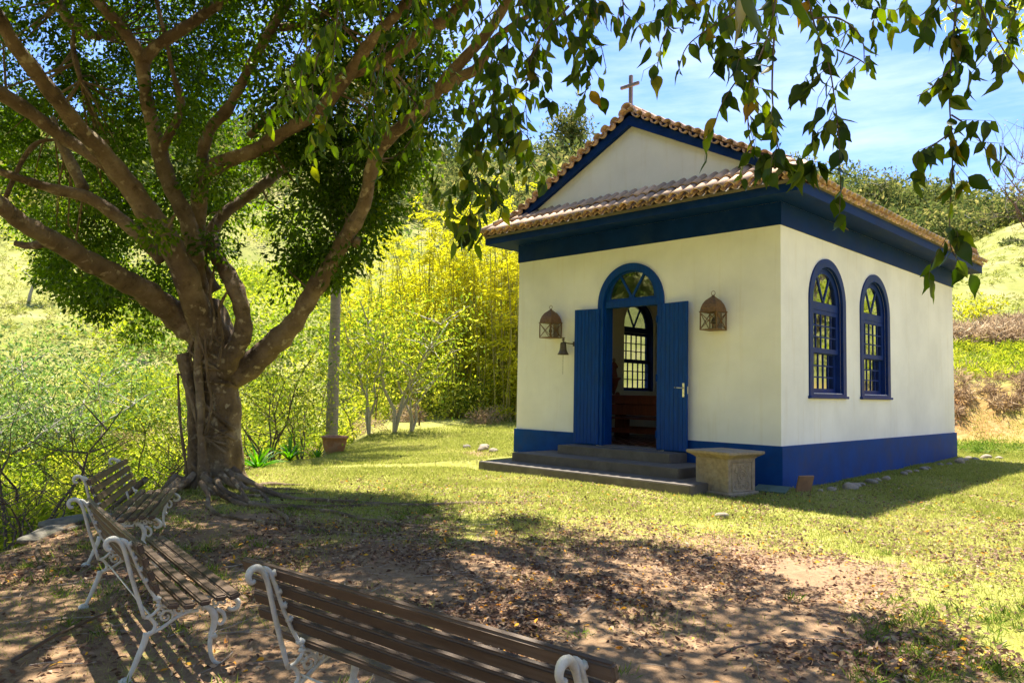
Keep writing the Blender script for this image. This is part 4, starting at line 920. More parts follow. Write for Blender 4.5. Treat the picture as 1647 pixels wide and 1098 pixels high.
for pts, kw in [
    ([(1545, -60, D3), (1535, 40, D3), (1527, 150, D3), (1532, 250, D3), (1528, 340, D3), (1530, 400, D3), (1562, 442, D3)], dict(step=0.041, side_=.35, s=1.05)),
    ([(1530, 185, D3), (1565, 210, D3), (1592, 250, D3), (1622, 270, D3)], dict(step=0.041, side_=.25)),
    ([(1530, 110, D3), (1500, 140, D3), (1475, 155, D3)], dict(step=0.034, side_=.2)),
    ([(1528, 215, D3), (1500, 235, D3), (1480, 255, D3), (1475, 290, D3)], dict(step=0.041, side_=.2)),
    ([(1560, -30, 3), (1590, 40, 3), (1620, 90, 3), (1645, 120, 3)], dict(step=0.048, side_=.3)),
    ([(1290, -40, 2.9), (1310, 40, 2.9), (1332, 100, 2.9), (1345, 180, 2.9), (1350, 240, 2.9), (1352, 305, 2.9)], dict(step=0.034, side_=.45)),
    ([(1310, 30, 2.9), (1350, 30, 2.9), (1385, 60, 2.9), (1390, 100, 2.9)], dict(step=0.034, side_=.3, s=.8)),
    ([(1345, 80, 3), (1380, 95, 3), (1400, 110, 3)], dict(step=0.034, side_=.3, s=.7)),
    ([(1250, -20, 2.9), (1238, 50, 2.9), (1212, 120, 2.9), (1203, 190, 2.9), (1212, 240, 2.9), (1245, 255, 2.9)], dict(step=0.037, side_=.3, s=.85)),
    ([(1245, 60, 2.8), (1242, 150, 2.8), (1250, 230, 2.8), (1262, 262, 2.8)], dict(step=0.041, side_=.22, s=.9)),
    ([(1215, 245, 2.85), (1240, 250, 2.85), (1275, 265, 2.85), (1300, 262, 2.85)], dict(step=0.019, side_=.35, s=1.15, sidelen=.06)),
    ([(1245, 75, 3), (1215, 70, 3), (1180, 85, 3), (1160, 110, 3)], dict(step=0.034, side_=.3)),
    ([(1200, 10, 3), (1150, 40, 3), (1105, 75, 3), (1090, 120, 3)], dict(step=0.034, side_=.45)),
    ([(1240, 60, 3), (1185, 130, 3), (1160, 170, 3), (1150, 200, 3)], dict(step=0.034, side_=.3)),
    ([(1075, -30, 3.2), (1078, 30, 3.2), (1062, 80, 3.2), (1055, 130, 3.2)], dict(step=0.041, side_=.25)),
    ([(1000, -30, 3.4), (1003, 20, 3.4), (1008, 70, 3.4)], dict(step=0.048, side_=.15)),
    ([(925, -30, 3.6), (938, 40, 3.6), (940, 90, 3.6), (950, 130, 3.6)], dict(step=0.037, side_=.35)),
    ([(905, 20, 3.6), (925, 60, 3.6), (960, 60, 3.6), (975, 110, 3.6)], dict(step=0.037, side_=.35)),
    ([(890, -20, 3.8), (870, 60, 3.8), (850, 110, 3.8), (846, 170, 3.8), (850, 230, 3.8)], dict(step=0.034, side_=.5)),
    ([(915, 10, 3.8), (870, 60, 3.8), (845, 110, 3.8)], dict(step=0.041, side_=.4, r0=.007)),
    ([(830, 40, 4), (800, 110, 4), (790, 180, 4), (770, 260, 4), (757, 330, 4), (752, 375, 4)], dict(step=0.024, side_=.6)),
    ([(815, 120, 4), (825, 190, 4), (840, 230, 4), (860, 270, 4)], dict(step=0.031, side_=.55)),
    ([(790, 170, 4), (805, 240, 4), (800, 300, 4), (808, 340, 4)], dict(step=0.031, side_=.5)),
    ([(800, 20, 4), (780, 90, 4), (760, 160, 4), (740, 200, 4)], dict(step=0.031, side_=.5)),
    ([(760, 160, 4), (770, 220, 4), (745, 300, 4)], dict(step=0.034, side_=.5)),
]: strand(pts, **kw)
for k in range(21):     # sprays left of centre, farther off
    u0 = random.uniform(480, 800); d = random.uniform(4.6, 7.2); v0 = random.uniform(-120, 120)+max(0, (600-u0))*.5; ln = random.uniform(90, 230); v1 = min(v0+ln, 330 if u0 > 640 else 400)
    if u0 > 690 and v1 > 200: v1 = 200
    if v1-v0 < 40: continue
    strand([(u0, v0, d), (u0+random.uniform(-30, 30), (v0+v1)/2, d), (u0+random.uniform(-45, 25), v1, d)], step=.07, side_=.6, s=1.15, sidelen=.25, r0=.005)
for k in range(44):     # top edge fringe
    u0 = random.choice([random.uniform(560, 900), random.uniform(840, 960), random.uniform(1060, 1320), random.uniform(1330, 1640)]); d = random.uniform(3.2, 5)
    strand([(u0, -90, d), (u0+random.uniform(-20, 20), -30, d), (u0+random.uniform(-30, 30), random.uniform(0, 55), d)], step=.06, side_=.5)
# two leaves very near the lens
for (u, v, d, s) in ((1208, -22, .95, .085), (1278, -40, .85, .075), (1188, -40, 1.2, .11), (1260, -60, .9, .07)): HL.append((at(u, v, d), Vector((.1, -.05, -1)).normalized(), s))
fparent(twig_mb.build('hanging_twigs', M['twig'], kind='stuff'))
def big_leaf(seed):
    r = random.Random(seed); n = 7; V = []; w = [0, .20, .27, .255, .19, .085, .0]; z = [0, .01, 0, -.03, -.07, -.13, -.2]
    for i in range(n):
        t = i/(n-1)*.9+(.1 if i == n-1 else 0); c = z[i]*1.3*r.uniform(.5, 1.4)
        V += [(-w[i], t, c+.05*(w[i] > 0)), (0, t, c), (w[i], t, c+.05*(w[i] > 0))]
    F = []
    for i in range(n-1):
        a = i*3; F += [(a, a+1, a+4, a+3), (a+1, a+2, a+5, a+4)]
    me = bpy.data.meshes.new('leaf'); me.from_pydata(V, [], F)
    bm = bmesh.new(); bm.from_mesh(me); bmesh.ops.remove_doubles(bm, verts=bm.verts, dist=1e-4)
    for f in bm.faces: f.smooth = True
    bm.to_mesh(me); bm.free(); me.materials.append(M['ficusbig']); return me
BLM = [big_leaf(i) for i in range(5)]
def px_size(p, s): return s*FPX/max((np.array(p)-CAM)@FW, .1)
def clear_of_cross(p):
    u, v, w = pix(*[np.array([q]) for q in p]); return not (982 < u[0] < 1042 and 78 < v[0] < 185)
HL = [h for h in HL if clear_of_cross(h[0])]
HL.sort(key=lambda h: -px_size(h[0], h[2]))
for p, d, s in HL[:300]:
    y = d; x = y.cross(Vector((random.gauss(0, 1), random.gauss(0, 1), random.gauss(0, .6)))).normalized(); z = x.cross(y)
    o = link('leaf', random.choice(BLM)); o.matrix_basis = Matrix.Translation(p) @ Matrix((x, y, z)).transposed().to_4x4() @ Matrix.Diagonal((s*random.uniform(.85, 1.15), s*1.1, s, 1)); fparent(o)
rest = HL[300:]
if rest:
    P = np.array([h[0] for h in rest]); D = np.array([h[1] for h in rest]); S = np.array([h[2] for h in rest])*1.12
    fparent(link('hanging_leaves', leaf_mesh('hanging_leaves', P, D, S, M['ficusnear'], None, width=.5, kind=3), kind='stuff'))
print('hanging leaves', len(HL))

# ---------------------------------------------------------------- other plants
def ground_pt(u, d):
    x, y, _ = at(u, 631, d); return x, y, gz(x, y)
def bamboo(u, d, n, H, label, nl=6500):
    x, y, z = ground_pt(u, d); t = empty('bamboo_clump', (x, y, z), label=label, cat='bamboo', group='bamboo clumps at the edge of the lawn')
    cl = MB(); LP = []; LD = []
    for i in range(n):
        a = random.uniform(0, 2*PI); rr_ = random.uniform(0, 1.1); lean = random.uniform(.05, .42); h = H*random.uniform(.65, 1.05)
        P = []
        for k in range(8):
            s = k/7; o = rr_+lean*h*.55*s**2; P.append(Vector((math.cos(a)*o+.08*math.sin(k+i), math.sin(a)*o, h*s*(1-.22*lean*s*s))))
        cl.tube(P, [.030*(1-.8*k/7) for k in range(8)], 5, False)
        for q in range(int(nl/n/18)):
            s = random.uniform(.03, 1)**.9; k = min(int(s*7), 6); c = P[k].lerp(P[k+1], s*7-k); ba = random.uniform(0, 2*PI); bl = random.uniform(.3, 1.0)*(1.15-.4*s); bd = Vector((math.cos(ba), math.sin(ba), random.uniform(.1, .7))).normalized()
            for w in range(18):
                e = random.random(); LP.append(c+bd*bl*e+Vector((0, 0, -.25*e*e))+Vector([random.gauss(0, .06) for _ in range(3)])); LD.append((bd.x+random.gauss(0, .6), bd.y+random.gauss(0, .6), random.gauss(-.45, .4)))
    cl.build('culms', M['bambooculm'], t, kind='stuff'); LP = np.array(LP); D = unit(np.array(LD)); S = RNG.uniform(.14, .27, len(LP))
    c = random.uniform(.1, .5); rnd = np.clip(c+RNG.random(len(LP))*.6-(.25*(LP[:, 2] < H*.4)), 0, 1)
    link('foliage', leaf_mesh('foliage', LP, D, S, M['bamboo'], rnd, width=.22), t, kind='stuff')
M['bambooculm'] = plain('bamboo_culm', (.22, .20, .045), .5, .3, 4, .1, 20)
for a in [(835, 26.5, 34, 8.2, 'tall bamboo clump touching the left chapel wall in the photo', 9500), (790, 27.5, 36, 8.4, 'dense bamboo clump second from the chapel', 9500), (742, 28, 32, 8.2, 'bamboo clump behind the two pale saplings, middle of the grove', 9000), (690, 29, 28, 8.0, 'bamboo clump behind the left pale sapling', 8000), (640, 31, 24, 7.6, 'yellow bamboo clump right of the ringed grey trunk', 7000), (590, 33, 22, 7.2, 'leftmost bamboo clump, just right of the ringed grey trunk', 6000), (870, 31, 28, 9, 'bamboo clump mostly hidden behind the chapel corner', 6000)]: bamboo(*a)

def sapling(u, v0, d, H, spread, nl, label, mat='shrub', bark='lichen', r0=.03, stems=3, lean=0, size=.10, name='sapling', z=None, group=None, bare=.35):
    x, y, zz = ground_pt(u, d); t = empty(name, (x, y, zz), label=label, cat='tree' if name != 'shrub' else 'shrub', group=group); mb = MB(); LP = []
    for s in range(stems):
        a = random.uniform(0, 2*PI); h = H*random.uniform(.7, 1); P = [Vector((0, 0, -.05))]
        for k in range(1, 7): e = k/6; P.append(Vector((math.cos(a)*spread*.5*e**1.3+lean*e*H+random.gauss(0, .05), math.sin(a)*spread*.5*e**1.3+random.gauss(0, .05), h*e)))
        mb.tube(P, [r0*(1-.75*k/6) for k in range(7)], 7)
        for b in range(9):
            e = random.uniform(bare, 1); k = min(int(e*6), 5); c = P[k].lerp(P[k+1], e*6-k); ba = random.uniform(0, 2*PI); L_ = spread*.42*random.uniform(.5, 1); q = c+Vector((math.cos(ba)*L_, math.sin(ba)*L_, L_*random.uniform(.2, .9))); m = (c+q)/2+Vector([random.gauss(0, .05) for _ in range(3)])
            mb.tube([c, m, q], [r0*.35, r0*.25, r0*.1], 5, False)
            for w in range(max(int(nl/stems/9), 1)):
                LP.append((m if random.random() < .35 else q)+Vector([random.gauss(0, spread*.13) for _ in range(3)]))
    mb.build('stems', M[bark], t)
    LP = np.array(LP); D = rand_dirs(len(LP), .4); S = RNG.uniform(size*.7, size*1.3, len(LP))
    link('foliage', leaf_mesh('foliage', LP, D, S, M[mat], None, width=.42), t, kind='stuff')
    return t
sapling(636, 0, 21.5, 4.4, 2.8, 2600, 'pale stemmed sapling with lime leaves, right one of the pair by the lawn', r0=.06, size=.13)
sapling(596, 0, 20.8, 3.8, 2.2, 1700, 'pale stemmed sapling with lime leaves, left one of the pair by the lawn', r0=.045, size=.12)
sapling(663, 0, 21.8, 2.6, 1.8, 700, 'bare branching white stemmed sapling before the bamboo', r0=.045, bare=.5, size=.11)
sapling(72, 0, 8.9, 1.15, 1.5, 160, 'thin dark sapling with few leaves rising behind the grey boulder', bark='twig', r0=.022, stems=3, size=.05, lean=-.15)
sapling(8, 0, 8.2, .9, 1.3, 420, 'small leafy sapling at the left edge of the photo', bark='twig', r0=.018, stems=2, size=.05)
sapling(235, 0, 12, 1.9, 2.2, 1500, 'thin twiggy shrub behind the far bench', bark='twig', r0=.02, stems=5, size=.06, name='shrub')
sapling(180, 0, 12.5, 1.5, 2.2, 1700, 'low lime green shrub behind the far bench back', bark='twig', r0=.018, stems=5, size=.06, name='shrub')
sapling(440, 0, 16.5, 2.8, 2.6, 2300, 'bright green shrub seen between the fig trunk and the ringed grey trunk', bark='twig', r0=.025, stems=5, size=.09, name='shrub')
sapling(490, 0, 18, 2.2, 2.4, 1700, 'yellowish shrub just left of the ringed grey trunk', bark='twig', r0=.02, stems=5, size=.09, name='shrub')
sapling(110, 0, 21, 2.5, 4.0, 4500, 'broad bluish green bush left of the fig on the slope', mat='bluegreen', bare=.1, r0=.05, stems=6, size=.13, name='shrub')
sapling(10, 0, 19, 1.8, 3.0, 2600, 'round bush at the left edge below the grassy slope', mat='bluegreen', bare=.1, r0=.04, stems=6, size=.11, name='shrub')
sapling(37, 0, 42, 3.4, 2.6, 900, 'small tree with a thin grey trunk alone on the bright grass slope', r0=.10, stems=1, size=.2)
sapling(1565, 0, 37, 1.3, 1.9, 900, 'yellow flowering shrub on the hillside right of the chapel eave', mat='bamboo', r0=.05, stems=5, size=.17, name='shrub')
# straight grey trunk with rings behind the fig
x, y, z = ground_pt(536, 18.6); pt = empty('palm_tree', (x, y, z), label='slender straight palm with ringed grey trunk behind the terracotta pot', cat='palm')
mb = MB(); n = 60; mb.tube([(-.08*(i/n), 0, 9.5*i/n) for i in range(n+1)], [(.155-.05*min(i/n*1.6, 1))*(1.05 if i % 2 else 1) + .05*max(0, 1-i/4) for i in range(n+1)], 14); mb.build('trunk', M['palmbark'], pt, smooth=True)
LP, LD = [], []; fm = MB()
for k in range(16):
    a = k*2.4; el = random.uniform(.1, 1.1); P = [Vector((-.08, 0, 9.4))+Vector((math.cos(a)*s*2.6*math.cos(el*.6), math.sin(a)*s*2.6*math.cos(el*.6), (el*1.6*s-2.0*s*s))) for s in np.linspace(0, 1, 9)]
    fm.tube(P, [.03*(1-.8*i/8) for i in range(9)], 5, False)
    for i in range(8):
        for q in range(10):
            p = P[i].lerp(P[i+1], q/10); t_ = (P[i+1]-P[i]).normalized(); s_ = t_.cross(Vector((0, 0, 1))).normalized()
            for sg in (-1, 1): LP.append(p); LD.append(s_*sg+t_*.7+Vector((0, 0, -.35)))
fm.build('frond_stalks', M['bambooculm'], pt); link('fronds', leaf_mesh('fronds', np.array(LP), unit(np.array(LD)), RNG.uniform(.35, .6, len(LP)), M['forest'], None, width=.08), pt, kind='stuff')
# terracotta bowl
x, y, z = ground_pt(541, 16.4); pot = empty('terracotta_pot', (x, y, z), label='round terracotta bowl standing on the lawn before the ringed grey trunk', cat='pot')
MB().lathe([(0, 0), (.15, 0), (.17, .02), (.22, .12), (.25, .24), (.262, .33), (.285, .335), (.29, .365), (.275, .38), (.25, .375), (.235, .33), (.20, .2), (0, .2)], n=32).build('bowl', M['pot'], pot, smooth=True)
MB().lathe([(0, .325), (.236, .325), (.236, .31), (0, .31)], n=24).build('soil', M['slab'], pot)
# strap leaved plants
def strap_plant(u, d, s, label, n=34):
    x, y, z = ground_pt(u, d); t = empty('strap_leaf_plant', (x, y, z), label=label, cat='plant', group='strap leaved plants by the fig')
    for i in range(n):
        a = i*2.399; el = math.radians(random.uniform(25, 80)); L_ = s*random.uniform(.6, 1); w = .055*s*1.4; V = []
        for k in range(7):
            e = k/6; o = L_*e*math.cos(el)+.12*e*e*s; h = L_*e*math.sin(el)*(1-.35*e*e*math.cos(el)*1.4); ww_ = w*(math.sin(PI*min(e*.8+.2, 1))**.7 if k < 6 else .02); c = Vector((math.cos(a)*o, math.sin(a)*o, h+.02)); sd_ = Vector((-math.sin(a), math.cos(a), 0))*ww_/2
            V += [c-sd_+Vector((0, 0, .25*ww_)), c, c+sd_+Vector((0, 0, .25*ww_))]
        F = [(k*3+j, k*3+j+1, k*3+j+4, k*3+j+3) for k in range(6) for j in (0, 1)]
        me = np_mesh('leaf', np.array(V), np.array(F), M['strap'], np.full(len(V), random.random()), True); link('leaf', me, t)
strap_plant(419, 13.5, .62, 'clump of broad green strap leaves closest to the fig trunk')
strap_plant(470, 14.6, .62, 'clump of broad green strap leaves midway between fig trunk and terracotta bowl')
strap_plant(515, 15.6, .42, 'small clump of strap leaves just left of the terracotta bowl', 16)

# undergrowth on the left slope, bushes and weeds too many to count
def scatter_bushes(name, n, ur, dr_, rad, per, size, mat, width=.42, hk=.7, cond=None, seed=1, tone=None):
    r = random.Random(seed); C_, Rr = [], []
    while len(C_) < n:
        u = r.uniform(*ur); d = dr_[0]*(dr_[1]/dr_[0])**r.random(); x, y, z = ground_pt(u, d)
        if cond and not cond(u, d, x, y, r): continue
        R_ = r.uniform(*rad); C_.append((x, y, z+R_*hk*r.uniform(.3, .9))); Rr.append(R_)
    P, d, ci = clump_points(C_, np.array(Rr), per, .2); m = len(P); sz = np.array(Rr)[ci]/np.mean(rad)
    base = RNG.random(len(C_)); rnd = np.clip(base[ci]*.85+RNG.random(m)*.35-.1, 0, 1)
    if tone is not None: rnd = np.clip(rnd*tone[1]+tone[0], 0, 1)
    return link(name, leaf_mesh(name, P, unit(d+rand_dirs(m, .2)), RNG.uniform(size*.6, size*1.3, m)*sz**.5, M[mat], rnd, width=width), kind='stuff')
scatter_bushes('dark_undergrowth', 22, (-80, 560), (12, 30), (.4, 1.0), 330, .10, 'ficus', seed=31, cond=lambda u, d, x, y, r: d > np.interp(u, [-80, 0, 150, 300, 400, 560], [9.5, 10.5, 12.5, 15, 18, 21]))
scatter_bushes('dry_undergrowth', 70, (-80, 620), (11, 24), (.2, .6), 170, .2, 'dry', width=.08, seed=32, cond=lambda u, d, x, y, r: d > np.interp(u, [-80, 0, 150, 300, 400, 560, 620], [8.5, 9.3, 11.5, 14, 16.5, 19, 22]))
scatter_bushes('lime_undergrowth', 60, (-80, 330), (8.8, 14), (.25, .6), 260, .065, 'limey', seed=33, cond=lambda u, d, x, y, r: np.interp(u, [-80, 0, 150, 330], [8.6, 9.2, 11.8, 13.2]) < d < np.interp(u, [-80, 0, 150, 330], [10.5, 11.3, 13.5, 15]))
def thicket():
    mb = MB(); r = random.Random(40)
    for i in range(24):
        u = r.uniform(-60, 760); d = np.interp(u, [-60, 0, 150, 300, 400, 560, 760], [9, 9.5, 11.8, 14.5, 17, 20, 24])+abs(r.gauss(0, 3)); x, y, z = ground_pt(u, d); H = r.uniform(1.4, 4.2); a = r.uniform(0, 6.28); lean = r.uniform(.0, .6); P = [Vector((x, y, z-.1))]
        for k in range(1, 8): e = k/7; P.append(Vector((x+math.cos(a)*lean*H*e**1.5+r.gauss(0, .04), y+math.sin(a)*lean*H*e**1.5+r.gauss(0, .04), z+H*e)))
        R0 = r.uniform(.012, .035); mb.tube(P, [R0*(1-.8*k/7) for k in range(8)], 5, False)
        for q in range(5):
            k = r.randint(2, 6); b_ = r.uniform(0, 6.28); L_ = r.uniform(.3, 1.1); c = P[k]; e = c+Vector((math.cos(b_)*L_, math.sin(b_)*L_, r.uniform(.1, .9)*L_)); mb.tube([c, (c+e)/2+Vector((0, 0, r.gauss(0, .08))), e], [R0*.45, R0*.3, R0*.12], 4, False)
    mb.build('thicket_stems', M['twig'], kind='stuff')
thicket()
nb = lambda u, d, x, y, r: not (-6.6 < x < 1.3 and -2 < y < 9.8)
scatter_bushes('undergrowth', 300, (-80, 560), (10.5, 34), (.35, .95), 330, .115, 'shrub', cond=lambda u, d, x, y, r: d > np.interp(u, [-80, 0, 150, 300, 400, 560], [8.5, 9, 11.5, 14, 17, 20]) and not (u < 135 and d > 22))
scatter_bushes('slope_bushes', 420, (-120, 900), (34, 75), (.7, 2.0), 150, .26, 'shrub', cond=lambda u, d, x, y, r: not (u < 135 and d < 62) and nb(u, d, x, y, r), seed=2, tone=(.0, .85))
scatter_bushes('grove_undergrowth', 22, (560, 900), (24.5, 31), (.2, .5), 220, .14, 'dry', width=.15, seed=3, cond=nb)
scatter_bushes('grove_green', 120, (560, 900), (26, 36), (.6, 1.5), 240, .13, 'shrub', seed=4, cond=nb)
# woods on the far hills
scatter_bushes('hill_woodland', 950, (-200, 950), (72, 190), (2.0, 4.4), 115, .75, 'forest', hk=.8, seed=5)
scatter_bushes('ridge_woodland', 1150, (880, 1800), (80, 200), (2.0, 4.6), 120, .75, 'forest', hk=.8, seed=6, cond=lambda u, d, x, y, r: d > np.interp(u, [880, 1350, 1450, 1800], [84, 84, 100, 100]))
# brush and weeds on the bank right of the chapel
scatter_bushes('dry_brush', 150, (1480, 1760), (31.5, 36), (.3, .85), 330, .34, 'dry', width=.10, seed=7, hk=.6, cond=lambda u, d, x, y, r: d < 34.5+2.5*math.sin(u/23.)+1.5*math.sin(u/9.))
scatter_bushes('hill_tussocks', 900, (1380, 1760), (35, 88), (.06, .24), 26, .26, 'grass', width=.16, seed=21, hk=.3, tone=(0, .8))
scatter_bushes('left_hill_tussocks', 2000, (-120, 330), (26, 78), (.05, .22), 26, .26, 'grass', width=.16, seed=22, hk=.3)
scatter_bushes('hill_bushes', 9, (1500, 1760), (45, 80), (.3, .7), 150, .3, 'forest', seed=23, hk=.6)
scatter_bushes('bank_weeds', 440, (1480, 1760), (25.4, 33), (.15, .5), 130, .16, 'shrub', width=.18, seed=8, hk=.35, tone=(.2, .8))
scatter_bushes('bank_dry_weeds', 170, (1480, 1760), (23.6, 27.6), (.10, .34), 100, .22, 'dry', width=.12, seed=9, hk=.3)
scatter_bushes('side_brush', 260, (1800, 4200), (16, 30), (.4, 1.3), 110, .25, 'shrub', seed=10)
scatter_bushes('lower_weeds', 110, (1500, 1760), (18.8, 22.6), (.10, .26), 90, .12, 'tuft', width=.14, seed=12, hk=.3)
for k, (u, d, h, lb) in enumerate(((888, 112, 6.5, 'flat topped tree standing out against the sky left of the chapel gable'), (1290, 120, 6, 'round tree on the ridge just right of the chapel roof'), (1400, 118, 5, 'spreading tree on the ridge line between the hanging leaf sprays'), (1612, 98, 5, 'leaning tree at the edge of the grassy hilltop, far right'))):
    sapling(u, 0, d, h, 6, 2200, lb, mat='forest', r0=.2, stems=3, size=.55, name='ridge_tree', bare=.6)
# bare twiggy tree at the right edge
def twiggy():
    base = Vector(ground_pt(1790, 15)); t = empty('bare_tree', base, label='nearly bare fine twigged tree reaching in at the right edge of the photo', cat='tree'); mb = MB(); LP = []
    def br(p, d, L_, r, lv):
        P = [p]; 
        for k in range(4): d = (d+Vector([random.gauss(0, .16) for _ in range(3)])).normalized(); P.append(P[-1]+d*L_/4)
        mb.tube(P, [r*(1-.12*k) for k in range(5)], 5 if lv < 3 else 3, False)
        if lv >= 5: LP.append(P[-1]); return
        for q in range(3 if lv < 4 else 4): br(P[random.randint(2, 4)], (d+Vector([random.gauss(0, .55) for _ in range(3)])+Vector((0, 0, .1))).normalized(), L_*.68, r*.55, lv+1)
    tgt = at(1640, 160, 14.5)-base
    mb.tube([Vector((0, 0, -.1)), Vector((.1, 0, 1.5)), Vector((0, .1, 3))], [.14, .11, .09], 8)
    for k in range(4): br(Vector((0, .1, 2.6+.2*k)), (tgt.normalized()+Vector([random.gauss(0, .35) for _ in range(3)])+Vector((0, 0, .4))).normalized(), 2.2, .05, 1)
    mb.build('branches', M['twig'], t, kind='stuff')
    P = np.array([p for p in LP]); link('foliage', leaf_mesh('foliage', P+RNG.normal(size=P.shape)*.03, rand_dirs(len(P)), np.full(len(P), .04), M['dry'], None), t, kind='stuff')
twiggy()
u0 = 1640
x, y, z = ground_pt(1760, 11); yt = empty('yellow_leaved_tree', (x, y, z), label='yellow green leaves of a tree entering at the top right corner', cat='tree')
c0 = at(1652, 10, 10.5); mb = MB(); mb.tube([(0, 0, 0), (-.1, .1, 3), tuple((c0-Vector((x, y, z)))*.8+Vector((0, 0, 1.2))), tuple(c0-Vector((x, y, z)))], [.12, .09, .05, .015], 8); mb.build('trunk', M['twig'], yt, smooth=True)
P, d, ci = clump_points([np.array(c0-Vector((x, y, z)))+RNG.normal(size=3)*.35 for _ in range(12)], np.full(12, .3), 60); link('foliage', leaf_mesh('foliage', P, unit(d+rand_dirs(len(P), .5)), RNG.uniform(.08, .14, len(P)), M['limey'], None), yt, kind='stuff')

# ---------------------------------------------------------------- lawn, litter, sticks
def blades(name, n, dmax, hmin, hmax, mat, cover_pow=1., seed=0, only=None, dmin=2.2):
    u = RNG.uniform(-120, 1760, n*3); d = np.sqrt(RNG.uniform(dmin**2, dmax**2, n*3)); a = np.arctan((u-823.5)/FPX)
    x = CAM[0]+d*FW[0]/math.hypot(FW[0], FW[1])+d*np.tan(a)*RT[0]; y = CAM[1]+d*FW[1]/math.hypot(FW[0], FW[1])+d*np.tan(a)*RT[1]
    z, k, az, r = Hxy(x, y, True); g = grassness(x, y)
    keep = (RNG.random(len(x)) < g**cover_pow) & (k < 1.5) & ~((x > -5.6) & (x < .05) & (y > -.06) & (y < 8.75)) & ~((x > XC-2.3) & (x < XC+2.3) & (y > -1.75) & (y < 0))
    if only is not None: keep &= only(x, y, d, k)
    x, y, z, d = x[keep][:n], y[keep][:n], z[keep][:n], d[keep][:n]; m = len(x)
    h = RNG.uniform(hmin, hmax, m)*(1+.5*vnoise(x, y, .5, 11)); w = np.clip(d*.00045, .002, .009)*RNG.uniform(.8, 1.6, m); th = RNG.uniform(0, 2*PI, m); ln = RNG.uniform(.2, 1.3, m)*h; la = RNG.uniform(0, 2*PI, m)
    b = np.stack([x, y, z-.003], 1); sx = np.stack([np.cos(th)*w, np.sin(th)*w, np.zeros(m)], 1); tip = b+np.stack([np.cos(la)*ln, np.sin(la)*ln, h], 1)
    V = np.stack([b-sx, b+sx, tip], 1).reshape(-1, 3); F = np.arange(m*3).reshape(-1, 3)
    rnd = np.clip(.45+.25*vnoise(x, y, 1.1, 12)+RNG.normal(size=m)*.22, 0, 1)
    link(name, np_mesh(name, V, F, M[mat], np.repeat(rnd, 3)), kind='stuff')
blades('lawn_grass', 330000, 21, .018, .05, 'grass')
blades('rear_lawn_grass', 90000, 27, .03, .07, 'grass', only=lambda x, y, d, k: (d > 15), dmin=14)
def tufts():
    r = random.Random(8); C_ = []
    while len(C_) < 230:
        u, v = r.uniform(-60, 1690), r.uniform(790, 1130)
        dens = (u < 420 and v < 960)*.9+(u > 1380 and v > 980)*.9+(420 <= u < 900 and v < 880)*.35+.05
        if r.random() > dens: continue
        p = at_z(u, v, -.1); 
        if depth_of(p.x, p.y) > 1.2: C_.append((p.x, p.y, gz(p.x, p.y)))
    P = np.repeat(np.array(C_), 26, 0)+np.concatenate([RNG.normal(size=(230*26, 2))*.045, np.zeros((230*26, 1))], 1); D = unit(RNG.normal(size=(len(P), 3))*np.array([.8, .8, .2])+np.array([0, 0, .9]))
    link('grass_tufts', leaf_mesh('grass_tufts', P, D, RNG.uniform(.035, .10, len(P)), M['tuft'], None, width=.07), kind='stuff')
tufts()
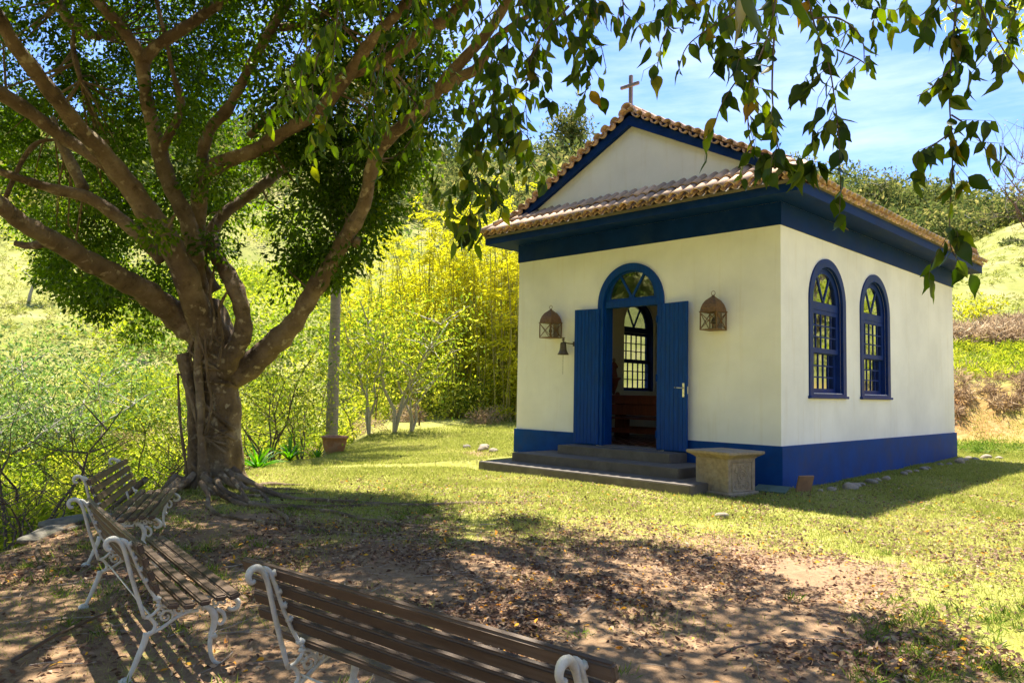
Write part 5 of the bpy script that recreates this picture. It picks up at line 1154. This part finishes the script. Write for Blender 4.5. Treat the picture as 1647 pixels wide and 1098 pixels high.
def litter(n=42000):
    u = RNG.uniform(-100, 1750, n*4); v = 745+RNG.random(n*4)*435
    r = FW[None]+R2[None]*((u-823.5)/FPX)[:, None]-U2[None]*((v-549)/FPX)[:, None]; t = (-.08-CAM[2])/r[:, 2]; x = CAM[0]+r[:, 0]*t; y = CAM[1]+r[:, 1]*t; d = t
    # photograph: leaves lie thickest in a band between the lawn and the bare soil
    band = np.exp(-((v-(885+35*np.sin(u/170)))/55)**2)*np.interp(u, [0, 350, 600, 900, 1150, 1400, 1647], [.35, .55, 1, 1, 1, .8, .6])
    band = np.maximum(band, np.exp(-((u-820)/230)**2-((v-975)/75)**2))
    band = np.maximum(band, np.exp(-((u-1500)/200)**2-((v-1040)/60)**2)*.9); band = np.maximum(band, .05); band = np.maximum(band, .34*(v < 890)*(u > 500)*(v > 780)); band = np.maximum(band, .10*(u < 420))
    band *= 1-.92*np.exp(-((u-1330)/170)**2-((v-925)/28)**2)
    band *= np.clip(.55+.75*vnoise(x, y, .35, 21)+.3*vnoise(x, y, 1.1, 22), .03, 1.2)
    area = (d/7.)**2.2
    keep = (RNG.random(len(x)) < band*np.clip(area, .05, 3)*2.6) & (d > 1.6) & ~((x > -5.6) & (x < .05) & (y > -.06)) & ~((x > XC-2.3) & (x < XC+2.3) & (y > -1.75))
    x, y, d = x[keep][:n], y[keep][:n], d[keep][:n]; m = len(x); z = Hxy(x, y)
    D = RNG.normal(size=(m, 3)); D[:, 2] *= .28; D = unit(D); S = RNG.uniform(.024, .054, m)*np.where(d > 7, 1.0, 1); P = np.stack([x, y, z+.006+RNG.random(m)*.012], 1)
    for sel, kd in ((d < 5.2, 3), (d >= 5.2, 2)):
        V, F, k = leaves_geo(P[sel], D[sel], S[sel], width=.5, kind=kd, flat=.55)
        link('leaf_litter', np_mesh('leaf_litter', V, F, M['litter'], np.repeat(RNG.random(sel.sum()), k)), kind='stuff')
    print('litter', m)
litter()
def sticks():
    mb = MB(); r = random.Random(12)
    for i in range(150):
        u, v = r.uniform(0, 1000), r.uniform(800, 1080)
        if r.random() < .25: u = r.uniform(0, 1647)
        p = at_z(u, v, -.1); x, y = p.x, p.y; a = r.uniform(0, 2*PI); L_ = r.uniform(.08, .42)*(1.6 if u < 900 and r.random() < .3 else 1); P = []
        for k in range(6): P.append((x, y, gz(x, y)+.012)); a += r.gauss(0, .22); x += math.cos(a)*L_/5; y += math.sin(a)*L_/5
        rad = r.uniform(.0018, .005); mb.tube(P, [rad*(1-.1*k) for k in range(6)], 5, False)
        if r.random() < .4: q = P[2]; b_ = a+r.choice((-.8, .8)); mb.tube([q, (q[0]+math.cos(b_)*L_*.35, q[1]+math.sin(b_)*L_*.35, q[2]+.01)], [rad*.8, rad*.3], 4, False)
    mb.build('fallen_twigs', M['dead'], kind='stuff')
    # larger forked sticks, things of their own
    for i, (pts, fork, lb) in enumerate((
        ([(725, 882), (742, 900), (748, 905), (758, 930)], [(748, 905), (770, 900), (784, 878)], 'pale forked dead stick on the litter in the middle of the foreground'),
        ([(685, 905), (700, 922), (722, 940)], None, 'straight pale dead stick left of the forked one'),
        ([(805, 890), (828, 905), (848, 920)], None, 'thin pale dead stick right of the forked one'),
        ([(20, 1062), (90, 1020), (170, 985)], None, 'long dark stick lying near the lower left corner'),
        ([(1150, 1055), (1185, 1040), (1240, 1032)], None, 'short dark stick on bare soil at the lower right'))):
        P = [at_z(u, v, -.085) for u, v in pts]; o = MB().tube(P, [.011, .010, .008, .006][:len(P)], 7)
        root = empty('stick', P[0], label=lb, cat='stick')
        b_ = o.build('stem', M['dead'] if i < 3 else M['twig'], smooth=True); b_.parent = root; b_.matrix_parent_inverse = root.matrix_basis.inverted()
        if fork: f = MB().tube([at_z(u, v, -.082) for u, v in fork], [.009, .007, .004], 7).build('fork', M['dead'], smooth=True); f.parent = root; f.matrix_parent_inverse = root.matrix_basis.inverted()
sticks()
